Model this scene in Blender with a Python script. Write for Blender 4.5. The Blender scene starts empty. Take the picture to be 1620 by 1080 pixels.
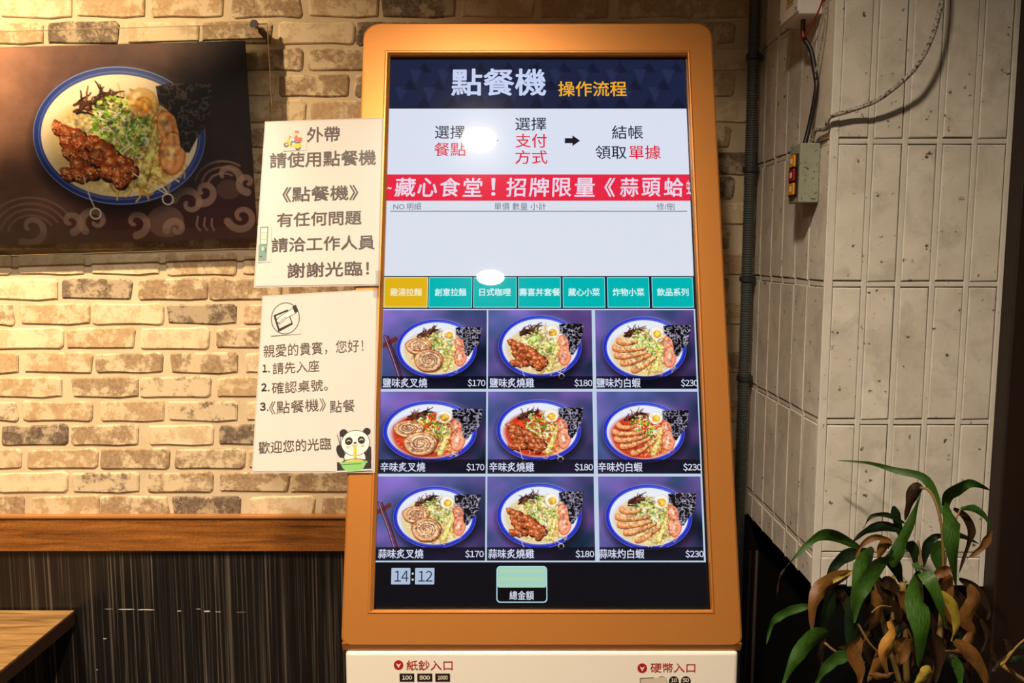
import bpy, bmesh, math, random
import numpy as np
from mathutils import Vector, Matrix

# ------------------------------------------------------------------ camera, world, lights
SC = bpy.context.scene
F = 1280.0
PITCH = math.atan(138 / F)
CP, SP = math.cos(PITCH), math.sin(PITCH)
EYE = Vector((0, 0, 1.5))
cam = bpy.data.cameras.new('camera'); cam.sensor_width = 36; cam.lens = 36 * F / 1620
cam.clip_start = 0.02
camo = bpy.data.objects.new('camera', cam); SC.collection.objects.link(camo)
camo.location = EYE; camo.rotation_euler = (math.pi / 2 - PITCH, 0, 0)
SC.camera = camo
SC.view_settings.view_transform = 'Standard'; SC.view_settings.look = 'None'
SC.view_settings.gamma = 1; SC.view_settings.exposure = 0; SC.view_settings.use_curve_mapping = False
W = bpy.data.worlds.new('world'); SC.world = W; W.use_nodes = True
W.node_tree.nodes['Background'].inputs[0].default_value = (1.0, 0.82, 0.66, 1)
W.node_tree.nodes['Background'].inputs[1].default_value = 0.10
CEIL = 2.75
# downlights in the ceiling: x, y, power, colour, disc size, spread
LAMPS = [(-0.119, 0.252, 38, (1, .85, .68), .125, 124, None),
         (-0.10, -0.69, 18, (1, .84, .67), .125, 128, None),
         (-1.25, 0.72, 19, (1, .74, .46), .10, 84, (-1.12, 1.75, 1.42)),
         (-1.15, 0.25, 15, (1, .89, .78), .125, 125, None)]
for i, (x, y, p, c, s, sp, aim) in enumerate(LAMPS):
    l = bpy.data.lights.new('downlight_beam', 'AREA'); l.shape = 'DISK'; l.size = s
    l.energy = p; l.color = c; l.spread = math.radians(sp)
    o = bpy.data.objects.new('downlight_beam', l); SC.collection.objects.link(o)
    o.location = (x, y, CEIL - 0.012)
    if aim:
        o.location.z = CEIL - .03
        o.rotation_euler = (Vector(aim) - o.location).to_track_quat('-Z', 'Y').to_euler()

# ------------------------------------------------------------------ helpers
RNG = random.Random(7)
COL = SC.collection


def lin(c):
    return tuple(((v / 255) / 12.92 if v / 255 <= .04045 else ((v / 255 + .055) / 1.055) ** 2.4) for v in c)


def ray(px, py):
    u = (px - 810) / F; v = (py - 540) / F
    return Vector((u, CP - v * SP, -SP - v * CP))


class Plane:
    """a real plane in the room; px() gives the point of it that a photograph pixel shows"""
    def __init__(s, o, ax, ay):
        s.o = Vector(o); s.ax = Vector(ax).normalized(); s.ay = Vector(ay).normalized()
        s.n = s.ay.cross(s.ax).normalized()
        if s.n.y > 0 and abs(s.n.y) > .1: s.n = -s.n          # n looks to the camera side

    def w(s, px, py):
        d = ray(px, py)
        return EYE + d * ((s.o - EYE).dot(s.n) / d.dot(s.n))

    def px(s, px, py):
        q = s.w(px, py) - s.o
        return (q.dot(s.ax), q.dot(s.ay))

    def p(s, u, v, h=0):
        return s.o + s.ax * u + s.ay * v + s.n * h

    def up(s, h):
        return Plane(s.o + s.n * h, s.ax, s.ay)


def link(name, me, mat=None, parent=None):
    o = bpy.data.objects.new(name, me); COL.objects.link(o)
    if mat is not None and me is not None and len(me.materials) == 0:
        for m in (mat if isinstance(mat, (list, tuple)) else [mat]): me.materials.append(m)
    if parent is not None:
        o.parent = parent
        if parent.get('base') is not None:
            o.matrix_parent_inverse = Matrix.Translation(-parent.location)
    return o


def tag(o, label=None, cat=None, group=None, kind=None):
    if label: o['label'] = label
    if cat: o['category'] = cat
    if group: o['group'] = group
    if kind: o['kind'] = kind
    return o


def thing(name, loc, label, cat, group=None):
    o = bpy.data.objects.new(name, None); COL.objects.link(o)
    o.location = loc; o['base'] = 1; o.empty_display_size = .05
    return tag(o, label, cat, group)


def mesh(name, vs, fs, mat=None, parent=None, smooth=False):
    me = bpy.data.meshes.new(name); me.from_pydata([tuple(v) for v in vs], [], fs); me.update()
    if smooth:
        for p in me.polygons: p.use_smooth = True
    return link(name, me, mat, parent)


def bm_obj(name, bm, mat=None, parent=None, smooth=False):
    me = bpy.data.meshes.new(name); bm.to_mesh(me); bm.free()
    if smooth:
        for p in me.polygons: p.use_smooth = True
    return link(name, me, mat, parent)


def add_box(bm, a, b, bev=0, seg=2):
    r = bmesh.ops.create_cube(bm, size=1)['verts']
    for v in r:
        v.co = Vector([a[i] + (b[i] - a[i]) * (v.co[i] + .5) for i in range(3)])
    if bev:
        es = list({e for v in r for e in v.link_edges})
        bmesh.ops.bevel(bm, geom=es, offset=bev, segments=seg, affect='EDGES', profile=.5)


def box(name, a, b, mat, parent=None, bev=0, seg=2):
    bm = bmesh.new(); add_box(bm, a, b, bev, seg)
    return bm_obj(name, bm, mat, parent)


def tube(name, pts, r, mat, parent=None, n=10, sub=6, rad=None):
    P = [Vector(p) for p in pts]; C = []; R = []
    for i in range(len(P) - 1):
        p0 = P[max(i - 1, 0)]; p1 = P[i]; p2 = P[i + 1]; p3 = P[min(i + 2, len(P) - 1)]
        for k in range(sub):
            t = k / sub
            C.append(.5 * ((2 * p1) + (p2 - p0) * t + (2 * p0 - 5 * p1 + 4 * p2 - p3) * t * t + (3 * p1 - p0 - 3 * p2 + p3) * t ** 3))
            R.append(r if rad is None else rad[i] + (rad[i + 1] - rad[i]) * t)
    C.append(P[-1]); R.append(r if rad is None else rad[-1])
    vs = []; fs = []; up = Vector((0, 0, 1)); prev = None
    for i, c in enumerate(C):
        d = (C[min(i + 1, len(C) - 1)] - C[max(i - 1, 0)]).normalized()
        if prev is None:
            prev = d.cross(up if abs(d.z) < .9 else Vector((1, 0, 0))).normalized()
        a = (prev - d * prev.dot(d)).normalized(); prev = a; b = d.cross(a)
        for k in range(n):
            t = 2 * math.pi * k / n
            vs.append(c + (a * math.cos(t) + b * math.sin(t)) * R[i])
    for i in range(len(C) - 1):
        for k in range(n):
            fs.append((i * n + k, i * n + (k + 1) % n, (i + 1) * n + (k + 1) % n, (i + 1) * n + k))
    fs.append(tuple(range(n))[::-1]); fs.append(tuple((len(C) - 1) * n + k for k in range(n)))
    return mesh(name, vs, fs, mat, parent, True)


def cyl(name, c, axis, r, h, mat, parent=None, n=24, bev=0.0):
    """cylinder from c along axis; bevelled far rim"""
    c = Vector(c); d = Vector(axis).normalized()
    a = d.cross(Vector((0, 0, 1)) if abs(d.z) < .9 else Vector((1, 0, 0))).normalized(); b = d.cross(a)
    prof = [(0, 0), (r, 0), (r, h - bev), (r - bev, h), (0, h)]
    vs = []; fs = []
    for (rr, hh) in prof[1:-1]:
        for k in range(n):
            t = 2 * math.pi * k / n
            vs.append(c + d * hh + (a * math.cos(t) + b * math.sin(t)) * rr)
    for j in range(2):
        for k in range(n):
            fs.append((j * n + k, j * n + (k + 1) % n, (j + 1) * n + (k + 1) % n, (j + 1) * n + k))
    fs.append(tuple(range(n))[::-1]); fs.append(tuple(2 * n + k for k in range(n)))
    return mesh(name, vs, fs, mat, parent)


# ------------------------------------------------------------------ materials
class N:
    def __init__(s, name):
        s.m = bpy.data.materials.new(name); s.m.use_nodes = True
        s.t = s.m.node_tree; s.b = s.t.nodes['Principled BSDF']; s.out = s.t.nodes['Material Output']
        s.tc = None

    def n(s, ty, **kw):
        x = s.t.nodes.new(ty)
        for k, v in kw.items():
            if hasattr(x, k): setattr(x, k, v)
            else: x.inputs[k.replace('_', ' ')].default_value = v
        return x

    def l(s, a, b): s.t.links.new(a, b)

    def coord(s, kind='Object', scale=(1, 1, 1), rot=(0, 0, 0)):
        t = s.n('ShaderNodeTexCoord'); m = s.n('ShaderNodeMapping')
        m.inputs['Scale'].default_value = scale; m.inputs['Rotation'].default_value = rot
        s.l(t.outputs[kind], m.inputs[0]); return m.outputs[0]

    def noise(s, vec, scale, detail=4, rough=.55, dist=0):
        x = s.n('ShaderNodeTexNoise'); x.inputs['Scale'].default_value = scale
        x.inputs['Detail'].default_value = detail; x.inputs['Roughness'].default_value = rough
        x.inputs['Distortion'].default_value = dist
        if vec is not None: s.l(vec, x.inputs['Vector'])
        return x.outputs['Fac']

    def ramp(s, fac, stops, interp='LINEAR'):
        x = s.n('ShaderNodeValToRGB'); x.color_ramp.interpolation = interp
        e = x.color_ramp.elements
        while len(e) < len(stops): e.new(.5)
        for q, (p, c) in zip(e, stops):
            q.position = p; q.color = (*c, 1) if len(c) == 3 else c
        s.l(fac, x.inputs[0]); return x.outputs[0]

    def mix(s, fac, a, b, mode='MIX'):
        x = s.n('ShaderNodeMix', data_type='RGBA', blend_type=mode)
        for v, i in ((fac, 0), (a, 6), (b, 7)):
            if hasattr(v, 'links') or hasattr(v, 'is_output'): s.l(v, x.inputs[i])
            else: x.inputs[i].default_value = v if i == 0 else (*v, 1)
        return x.outputs[2]

    def bump(s, h, strength=.3, dist=.002):
        x = s.n('ShaderNodeBump'); x.inputs['Strength'].default_value = strength
        x.inputs['Distance'].default_value = dist
        s.l(h, x.inputs['Height']); s.l(x.outputs[0], s.b.inputs['Normal'])

    def base(s, c): 
        if hasattr(c, 'is_output'): s.l(c, s.b.inputs['Base Color'])
        else: s.b.inputs['Base Color'].default_value = (*c, 1)
        return s

    def set(s, **kw):
        for k, v in kw.items(): s.b.inputs[k.replace('_', ' ')].default_value = v
        return s


def plain(name, rgb, rough=.5, metal=0, spec=.5):
    return N(name).base(lin(rgb)).set(Roughness=rough, Metallic=metal, Specular_IOR_Level=spec).m


def glow(name, rgb, k=1.0):
    x = N(name); e = x.n('ShaderNodeEmission'); e.inputs[0].default_value = (*lin(rgb), 1); e.inputs[1].default_value = k
    x.l(e.outputs[0], x.out.inputs[0]); return x.m


def brick_mat(name, dark, mid, worn, amount):
    x = N(name); oi = x.n('ShaderNodeObjectInfo')
    t = x.n('ShaderNodeTexCoord'); add = x.n('ShaderNodeVectorMath', operation='MULTIPLY_ADD')
    x.l(oi.outputs['Random'], add.inputs[0]); add.inputs[1].default_value = (37, 91, 53); x.l(t.outputs['Object'], add.inputs[2])
    v = add.outputs[0]
    a = x.noise(v, 28, 6, .65); b = x.noise(v, 120, 5, .7); c = x.noise(v, 22, 8, .74, .15)
    col = x.mix(a, lin(dark), lin(mid))
    col = x.mix(x.ramp(b, [(.35, (0, 0, 0)), (.75, (.5, .5, .5))]), col, lin(worn))
    m = x.ramp(c, [(.42 + amount * .12, (.85, .85, .85)), (.50 + amount * .12, (0, 0, 0))])
    col = x.mix(m, col, lin(worn))
    x.base(col).set(Roughness=.92, Specular_IOR_Level=.15)
    x.bump(x.mix(.4, c, b), .4, .0022); return x.m


M = {}
WORN = (205, 186, 152)
M['brick_tan'] = brick_mat('tan_brick', (146, 118, 84), (178, 148, 108), WORN, .12)
M['brick_pale'] = brick_mat('pale_brick', (172, 148, 112), (196, 172, 134), (212, 194, 160), .45)
M['brick_brown'] = brick_mat('brown_brick', (116, 92, 68), (148, 121, 90), WORN, .14)
M['brick_dark'] = brick_mat('dark_brick', (70, 57, 48), (96, 80, 68), (176, 158, 130), .1)
M['brick_half'] = brick_mat('worn_dark_brick', (74, 60, 50), (108, 90, 74), WORN, .75)
x = N('mortar'); v = x.coord()
a = x.noise(v, 14, 6, .6); b = x.noise(v, 160, 5, .7)
x.base(x.mix(a, lin((172, 152, 120)), lin((216, 198, 166)))).set(Roughness=.95, Specular_IOR_Level=.1)
x.bump(x.mix(.5, a, b), .6, .003); M['mortar'] = x.m

x = N('rail_wood'); v = x.coord(scale=(2.2, 20, 42))
a = x.noise(v, 2.2, 8, .62, .5); v2 = x.coord(scale=(330, 1, 330)); b = x.noise(v2, 1, 2, .5)
c = x.mix(x.ramp(a, [(.3, (0, 0, 0)), (.7, (1, 1, 1))]), lin((82, 44, 12)), lin((158, 100, 42)))
x.base(x.mix(.16, c, x.ramp(b, [(.4, (0, 0, 0)), (.6, (1, 1, 1))]), 'OVERLAY')).set(Roughness=.38)
M['rail'] = x.m
x = N('laminate_dark'); v = x.coord(scale=(240, 1, 1.3), rot=(0, math.radians(-3.5), 0))
w1 = x.noise(v, 1, 3, .55, .15); v2 = x.coord(scale=(46, 1, .9), rot=(0, math.radians(-3.5), 0)); w2 = x.noise(v2, 1, 3, .5, .3)
l1 = x.ramp(w1, [(.50, (0, 0, 0)), (.66, (1, 1, 1))]); l2 = x.ramp(w2, [(.38, (.15, .15, .15)), (.62, (1, 1, 1))])
f = x.mix(1.0, l1, l2, 'MULTIPLY')
x.base(x.mix(f, lin((20, 18, 18)), lin((104, 92, 80)))).set(Roughness=.34, Specular_IOR_Level=.4)
M['laminate'] = x.m
x = N('table_wood'); v = x.coord(scale=(2, 22, 22)); a = x.noise(v, 2.5, 8, .6, 1.2)
x.base(x.mix(x.ramp(a, [(.3, (0, 0, 0)), (.7, (1, 1, 1))]), lin((96, 68, 34)), lin((176, 136, 82)))).set(Roughness=.5); M['table'] = x.m
x = N('dark_wood'); v = x.coord(scale=(30, 30, 1.5)); a = x.noise(v, 2.5, 7, .6, .6)
x.base(x.mix(a, lin((14, 6, 3)), lin((44, 21, 8)))).set(Roughness=.55); M['darkwood'] = x.m
M['tableedge'] = plain('table_edge_brown', (52, 34, 22), .5)

x = N('painted_tile'); oi = x.n('ShaderNodeObjectInfo'); t = x.n('ShaderNodeTexCoord')
add = x.n('ShaderNodeVectorMath', operation='MULTIPLY_ADD'); x.l(oi.outputs['Random'], add.inputs[0])
add.inputs[1].default_value = (17, 41, 23); x.l(t.outputs['Object'], add.inputs[2]); v = add.outputs[0]
a = x.noise(v, 9, 6, .6, .6); b = x.noise(v, 70, 3, .6); c = x.noise(v, 300, 4, .7)
col = x.mix(x.ramp(a, [(.3, (0, 0, 0)), (.7, (1, 1, 1))]), lin((198, 188, 170)), lin((224, 215, 198)))
st = x.noise(v, 16, 6, .68, .4)
col = x.mix(x.ramp(st, [(.50, (0, 0, 0)), (.70, (.42, .42, .42))]), col, lin((140, 132, 116)))
spots = x.ramp(b, [(.66, (0, 0, 0)), (.71, (1, 1, 1))]); col = x.mix(spots, col, lin((88, 78, 66)))
x.base(col).set(Roughness=.55, Specular_IOR_Level=.35)
x.bump(x.mix(.3, a, c), .45, .0015); M['tile'] = x.m
x = N('painted_joint'); v = x.coord(); a = x.noise(v, 30, 5, .6); b = x.noise(v, 90, 4, .65)
col = x.mix(a, lin((196, 187, 170)), lin((222, 215, 200)))
x.base(x.mix(x.ramp(b, [(.66, (0, 0, 0)), (.72, (1, 1, 1))]), col, lin((90, 80, 66)))).set(Roughness=.55)
x.bump(a, .4, .002); M['joint'] = x.m
M['crack'] = plain('joint_dirt', (66, 56, 46), .9)
M['black'] = plain('black_paint', (9, 9, 10), .6, 0, .2)

x = N('copper_paint'); v = x.coord(); a = x.noise(v, 900, 2, .6)
x.base(x.mix(a, lin((196, 122, 50)), lin((216, 142, 68)))).set(Roughness=.37, Metallic=.6, Specular_IOR_Level=.5)
x.bump(a, .12, .0006); M['copper'] = x.m
M['white_body'] = plain('kiosk_white', (234, 224, 206), .3)
M['gasket'] = plain('screen_gasket', (8, 8, 9), .25)
x = N('cover_glass'); tr = x.n('ShaderNodeBsdfTransparent'); g1 = x.n('ShaderNodeBsdfGlossy'); g1.inputs['Roughness'].default_value = .012
g2 = x.n('ShaderNodeBsdfGlossy'); g2.inputs['Roughness'].default_value = .17
fr = x.n('ShaderNodeFresnel'); fr.inputs[0].default_value = 1.45
mg = x.n('ShaderNodeMixShader'); mg.inputs[0].default_value = .022; x.l(g1.outputs[0], mg.inputs[1]); x.l(g2.outputs[0], mg.inputs[2])
ms = x.n('ShaderNodeMixShader'); x.l(fr.outputs[0], ms.inputs[0]); x.l(tr.outputs[0], ms.inputs[1]); x.l(mg.outputs[0], ms.inputs[2])
x.l(ms.outputs[0], x.out.inputs[0]); M['glass'] = x.m
x = N('clear_acrylic'); tr = x.n('ShaderNodeBsdfTransparent'); tr.inputs[0].default_value = (.95, .955, .95, 1)
g1 = x.n('ShaderNodeBsdfGlossy'); g1.inputs['Roughness'].default_value = .08
fr = x.n('ShaderNodeFresnel'); fr.inputs[0].default_value = 1.4
ms = x.n('ShaderNodeMixShader'); x.l(fr.outputs[0], ms.inputs[0]); x.l(tr.outputs[0], ms.inputs[1]); x.l(g1.outputs[0], ms.inputs[2])
x.l(ms.outputs[0], x.out.inputs[0]); M['acrylic'] = x.m
M['acrylic_edge'] = plain('acrylic_edge', (150, 126, 90), .3)
M['paper'] = N('laminated_paper').base(lin((198, 191, 182))).set(Roughness=.32, Coat_Weight=.5, Coat_Roughness=.12).m
M['film'] = N('laminate_film').base(lin((184, 172, 158))).set(Roughness=.2).m
M['ink'] = plain('sign_ink', (58, 44, 34), .4)
M['ink_black'] = plain('black_ink', (24, 20, 18), .4)
M['ink_thin'] = plain('brown_ink', (78, 62, 50), .4)
M['ink_red'] = plain('red_print', (168, 22, 22), .4)
M['ink_white'] = plain('white_print', (224, 212, 190), .4)
M['chrome'] = plain('chrome', (210, 210, 208), .15, 1)
M['conduit'] = plain('grey_conduit', (74, 78, 76), .5)
M['clampm'] = plain('dark_clamp', (40, 42, 42), .5)
M['boxwhite'] = plain('painted_box_white', (224, 216, 204), .4)
M['label'] = plain('yellowed_label', (190, 160, 104), .6)
x = N('speckled_box'); v = x.coord(); b = x.noise(v, 240, 3, .6); a = x.noise(v, 22, 4, .6)
col = x.mix(a, lin((126, 128, 108)), lin((158, 158, 136)))
x.base(x.mix(x.ramp(b, [(.62, (0, 0, 0)), (.67, (1, 1, 1))]), col, lin((42, 34, 26)))).set(Roughness=.5); M['speckle'] = x.m
M['btn_orange'] = plain('orange_button', (222, 146, 30), .35)
M['btn_red'] = plain('red_button', (150, 36, 22), .35)
M['rubber'] = plain('black_rubber', (18, 17, 17), .45)
x = N('grimy_cable'); v = x.coord(); b = x.noise(v, 260, 4, .7)
x.base(x.mix(x.ramp(b, [(.50, (0, 0, 0)), (.58, (1, 1, 1))]), lin((168, 158, 142)), lin((58, 48, 38)))).set(Roughness=.6); x.bump(b, .8, .002); M['cable'] = x.m
M['wire_red'] = plain('red_wire', (150, 30, 20), .45)
for nm, a_, b_ in (('green', (20, 46, 12), (62, 98, 26)), ('dark', (10, 20, 9), (28, 46, 18)), ('brown', (72, 46, 18), (124, 82, 34)),
                   ('tan', (134, 88, 32), (184, 132, 56)), ('umber', (26, 18, 10), (58, 37, 18)), ('yellow', (118, 98, 26), (164, 144, 52))):
    x = N('leaf_' + nm); t = x.n('ShaderNodeTexCoord'); mp = x.n('ShaderNodeMapping'); mp.inputs['Scale'].default_value = (26, 1.6, 1)
    x.l(t.outputs['UV'], mp.inputs[0]); a = x.noise(mp.outputs[0], 1.2, 5, .6)
    x.base(x.mix(x.ramp(a, [(.32, (0, 0, 0)), (.68, (1, 1, 1))]), lin(a_), lin(b_))).set(Roughness=.42, Specular_IOR_Level=.4)
    x.bump(a, .5, .001); M['leaf_' + nm] = x.m
M['cane'] = plain('leaf_cane', (120, 92, 42), .7)
M['soil'] = plain('soil', (34, 24, 16), .95)
M['pot'] = plain('dark_planter', (30, 27, 25), .6)
x = N('floor_tile'); v = x.coord(); a = x.noise(v, 5, 4); x.base(x.mix(a, lin((60, 52, 44)), lin((84, 74, 62)))).set(Roughness=.5); M['floor'] = x.m
M['ceiling'] = plain('ceiling_paint', (120, 108, 94), .9)
M['lamp'] = glow('lamp_glow', (255, 226, 186), 30)


def art_mat(name, emit):
    x = N(name); a = x.n('ShaderNodeVertexColor'); a.layer_name = 'Col'
    if emit:
        e = x.n('ShaderNodeEmission'); x.l(a.outputs[0], e.inputs[0]); e.inputs[1].default_value = 1.0; x.l(e.outputs[0], x.out.inputs[0])
    else:
        x.l(a.outputs[0], x.b.inputs['Base Color']); x.set(Roughness=.32, Coat_Weight=.5, Coat_Roughness=.12)
    return x.m


M['art_screen'] = art_mat('screen_picture', True)
M['art_print'] = art_mat('printed_picture', False)


def G(rgb, _c={}):
    if rgb not in _c: _c[rgb] = glow('screen_colour', rgb)
    return _c[rgb]


# ------------------------------------------------------------------ painter for flat print (colours kept on the vertices of a fine grid)
class Art:
    def __init__(s, w, h, nx, ny, bg):
        s.w, s.h, s.nx, s.ny = w, h, nx, ny
        s.X, s.Y = np.meshgrid((np.arange(nx)) * w / (nx - 1), (np.arange(ny)) * h / (ny - 1))
        s.c = np.ones((ny, nx, 3)) * np.array(bg, float); s.px = w / (nx - 1)
        s.r = np.random.RandomState(3)

    def noise(s, cells, seed=0, octs=3):
        r = np.random.RandomState(seed); out = np.zeros((s.ny, s.nx)); amp = 1; tot = 0
        for o in range(octs):
            k = cells * 2 ** o; ky = max(2, int(k * s.h / s.w)) + 2; g = r.rand(ky + 1, k + 3)
            fx = s.X / s.w * k; fy = s.Y / s.h * (ky - 1); ix = np.clip(fx.astype(int), 0, k + 1); iy = np.clip(fy.astype(int), 0, ky - 1)
            tx = fx - ix; ty = fy - iy; tx = tx * tx * (3 - 2 * tx); ty = ty * ty * (3 - 2 * ty)
            out += amp * ((g[iy, ix] * (1 - tx) + g[iy, ix + 1] * tx) * (1 - ty) + (g[iy + 1, ix] * (1 - tx) + g[iy + 1, ix + 1] * tx) * ty)
            tot += amp; amp *= .5
        return out / tot

    def sl(s, x0, y0, x1, y1):
        a = max(0, int(x0 / s.w * (s.nx - 1)) - 2); b = min(s.nx, int(x1 / s.w * (s.nx - 1)) + 3)
        c = max(0, int(y0 / s.h * (s.ny - 1)) - 2); d = min(s.ny, int(y1 / s.h * (s.ny - 1)) + 3)
        return slice(c, max(c, d)), slice(a, max(a, b))

    def put(s, q, dist, col, al=1.0, soft=None):
        m = np.clip(.5 - dist / (soft or s.px), 0, 1) * al
        s.c[q] = s.c[q] * (1 - m[..., None]) + np.array(col, float) * m[..., None]

    def ell(s, cx, cy, rx, ry, col, ang=0, al=1, ring=None, soft=None, wob=0, seed=0):
        R = max(rx, ry) * 1.15 + (soft or 0) + (ring or 0); q = s.sl(cx - R, cy - R, cx + R, cy + R)
        X = s.X[q] - cx; Y = s.Y[q] - cy; c, n = math.cos(ang), math.sin(ang)
        u = (X * c + Y * n) / rx; v = (-X * n + Y * c) / ry; r = np.hypot(u, v)
        if wob:
            t = np.arctan2(v, u); r = r * (1 + wob * (np.sin(3 * t + seed) + .7 * np.sin(5 * t + 2.1 * seed) + .4 * np.sin(9 * t + seed * .7)))
        d = (r - 1) * min(rx, ry)
        if ring: d = np.abs(d) - ring / 2
        s.put(q, d, col, al, soft)

    def poly(s, pts, col, al=1):
        p = np.array(pts, float); q = s.sl(p[:, 0].min() - 2 * s.px, p[:, 1].min() - 2 * s.px, p[:, 0].max() + 2 * s.px, p[:, 1].max() + 2 * s.px)
        X, Y = s.X[q], s.Y[q]; ins = np.zeros(X.shape, bool); D = np.full(X.shape, 1e9); n = len(p)
        for i in range(n):
            (x0, y0), (x1, y1) = p[i], p[(i + 1) % n]
            if y0 != y1:
                ins ^= ((Y < y0) != (Y < y1)) & (X < (x1 - x0) * (Y - y0) / (y1 - y0) + x0)
            L = max((x1 - x0) ** 2 + (y1 - y0) ** 2, 1e-9); t = np.clip(((X - x0) * (x1 - x0) + (Y - y0) * (y1 - y0)) / L, 0, 1)
            D = np.minimum(D, np.hypot(X - x0 - t * (x1 - x0), Y - y0 - t * (y1 - y0)))
        s.put(q, np.where(ins, -D, D), col, al); return q, ins

    def line(s, pts, w, col, al=1, w2=None, soft=None):
        p = np.array(pts, float); w2 = w if w2 is None else w2; W_ = max(w, w2) + 2 * s.px
        q = s.sl(p[:, 0].min() - W_, p[:, 1].min() - W_, p[:, 0].max() + W_, p[:, 1].max() + W_)
        X, Y = s.X[q], s.Y[q]; D = np.full(X.shape, 1e9); n = len(p) - 1
        for i in range(n):
            (x0, y0), (x1, y1) = p[i], p[i + 1]
            L = max((x1 - x0) ** 2 + (y1 - y0) ** 2, 1e-9); t = np.clip(((X - x0) * (x1 - x0) + (Y - y0) * (y1 - y0)) / L, 0, 1)
            ww = w + (w2 - w) * (i + t) / n
            D = np.minimum(D, np.hypot(X - x0 - t * (x1 - x0), Y - y0 - t * (y1 - y0)) - ww / 2)
        s.put(q, D, col, al, soft)

    def mesh(s, name, P, u0, v0, u1, v1, mat, parent, h=0):
        c = np.clip(s.c, 0, 255) / 255; c = np.where(c <= .04045, c / 12.92, ((c + .055) / 1.055) ** 2.4)
        nx, ny = s.nx, s.ny; U = u0 + (u1 - u0) * s.X / s.w; V = v0 + (v1 - v0) * s.Y / s.h
        o = np.array(P.p(0, 0, h)); co = o + U[..., None] * np.array(P.ax) + V[..., None] * np.array(P.ay)
        me = bpy.data.meshes.new(name); me.vertices.add(nx * ny); me.vertices.foreach_set('co', co.reshape(-1).astype('f4'))
        i = np.arange((nx - 1) * (ny - 1)); r = i // (nx - 1); k = i % (nx - 1); a = r * nx + k
        idx = np.stack([a, a + nx, a + nx + 1, a + 1], 1).reshape(-1)
        me.loops.add(len(idx)); me.loops.foreach_set('vertex_index', idx.astype('i4'))
        me.polygons.add(len(i)); me.polygons.foreach_set('loop_start', (np.arange(len(i)) * 4).astype('i4'))
        me.polygons.foreach_set('loop_total', np.full(len(i), 4, 'i4')); me.update(calc_edges=True)
        at = me.color_attributes.new('Col', 'FLOAT_COLOR', 'POINT')
        at.data.foreach_set('color', np.concatenate([c, np.ones((ny, nx, 1))], 2).reshape(-1).astype('f4'))
        return link(name, me, mat, parent)


def spiral(cx, cy, r, turns, a0=0, fl=1, ky=1.0, n=40, r0=.08):
    return [(cx + r * (r0 + (1 - r0) * t / n) * math.cos(a0 + fl * turns * 2 * math.pi * t / n),
             cy + ky * r * (r0 + (1 - r0) * t / n) * math.sin(a0 + fl * turns * 2 * math.pi * t / n)) for t in range(n + 1)]


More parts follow.
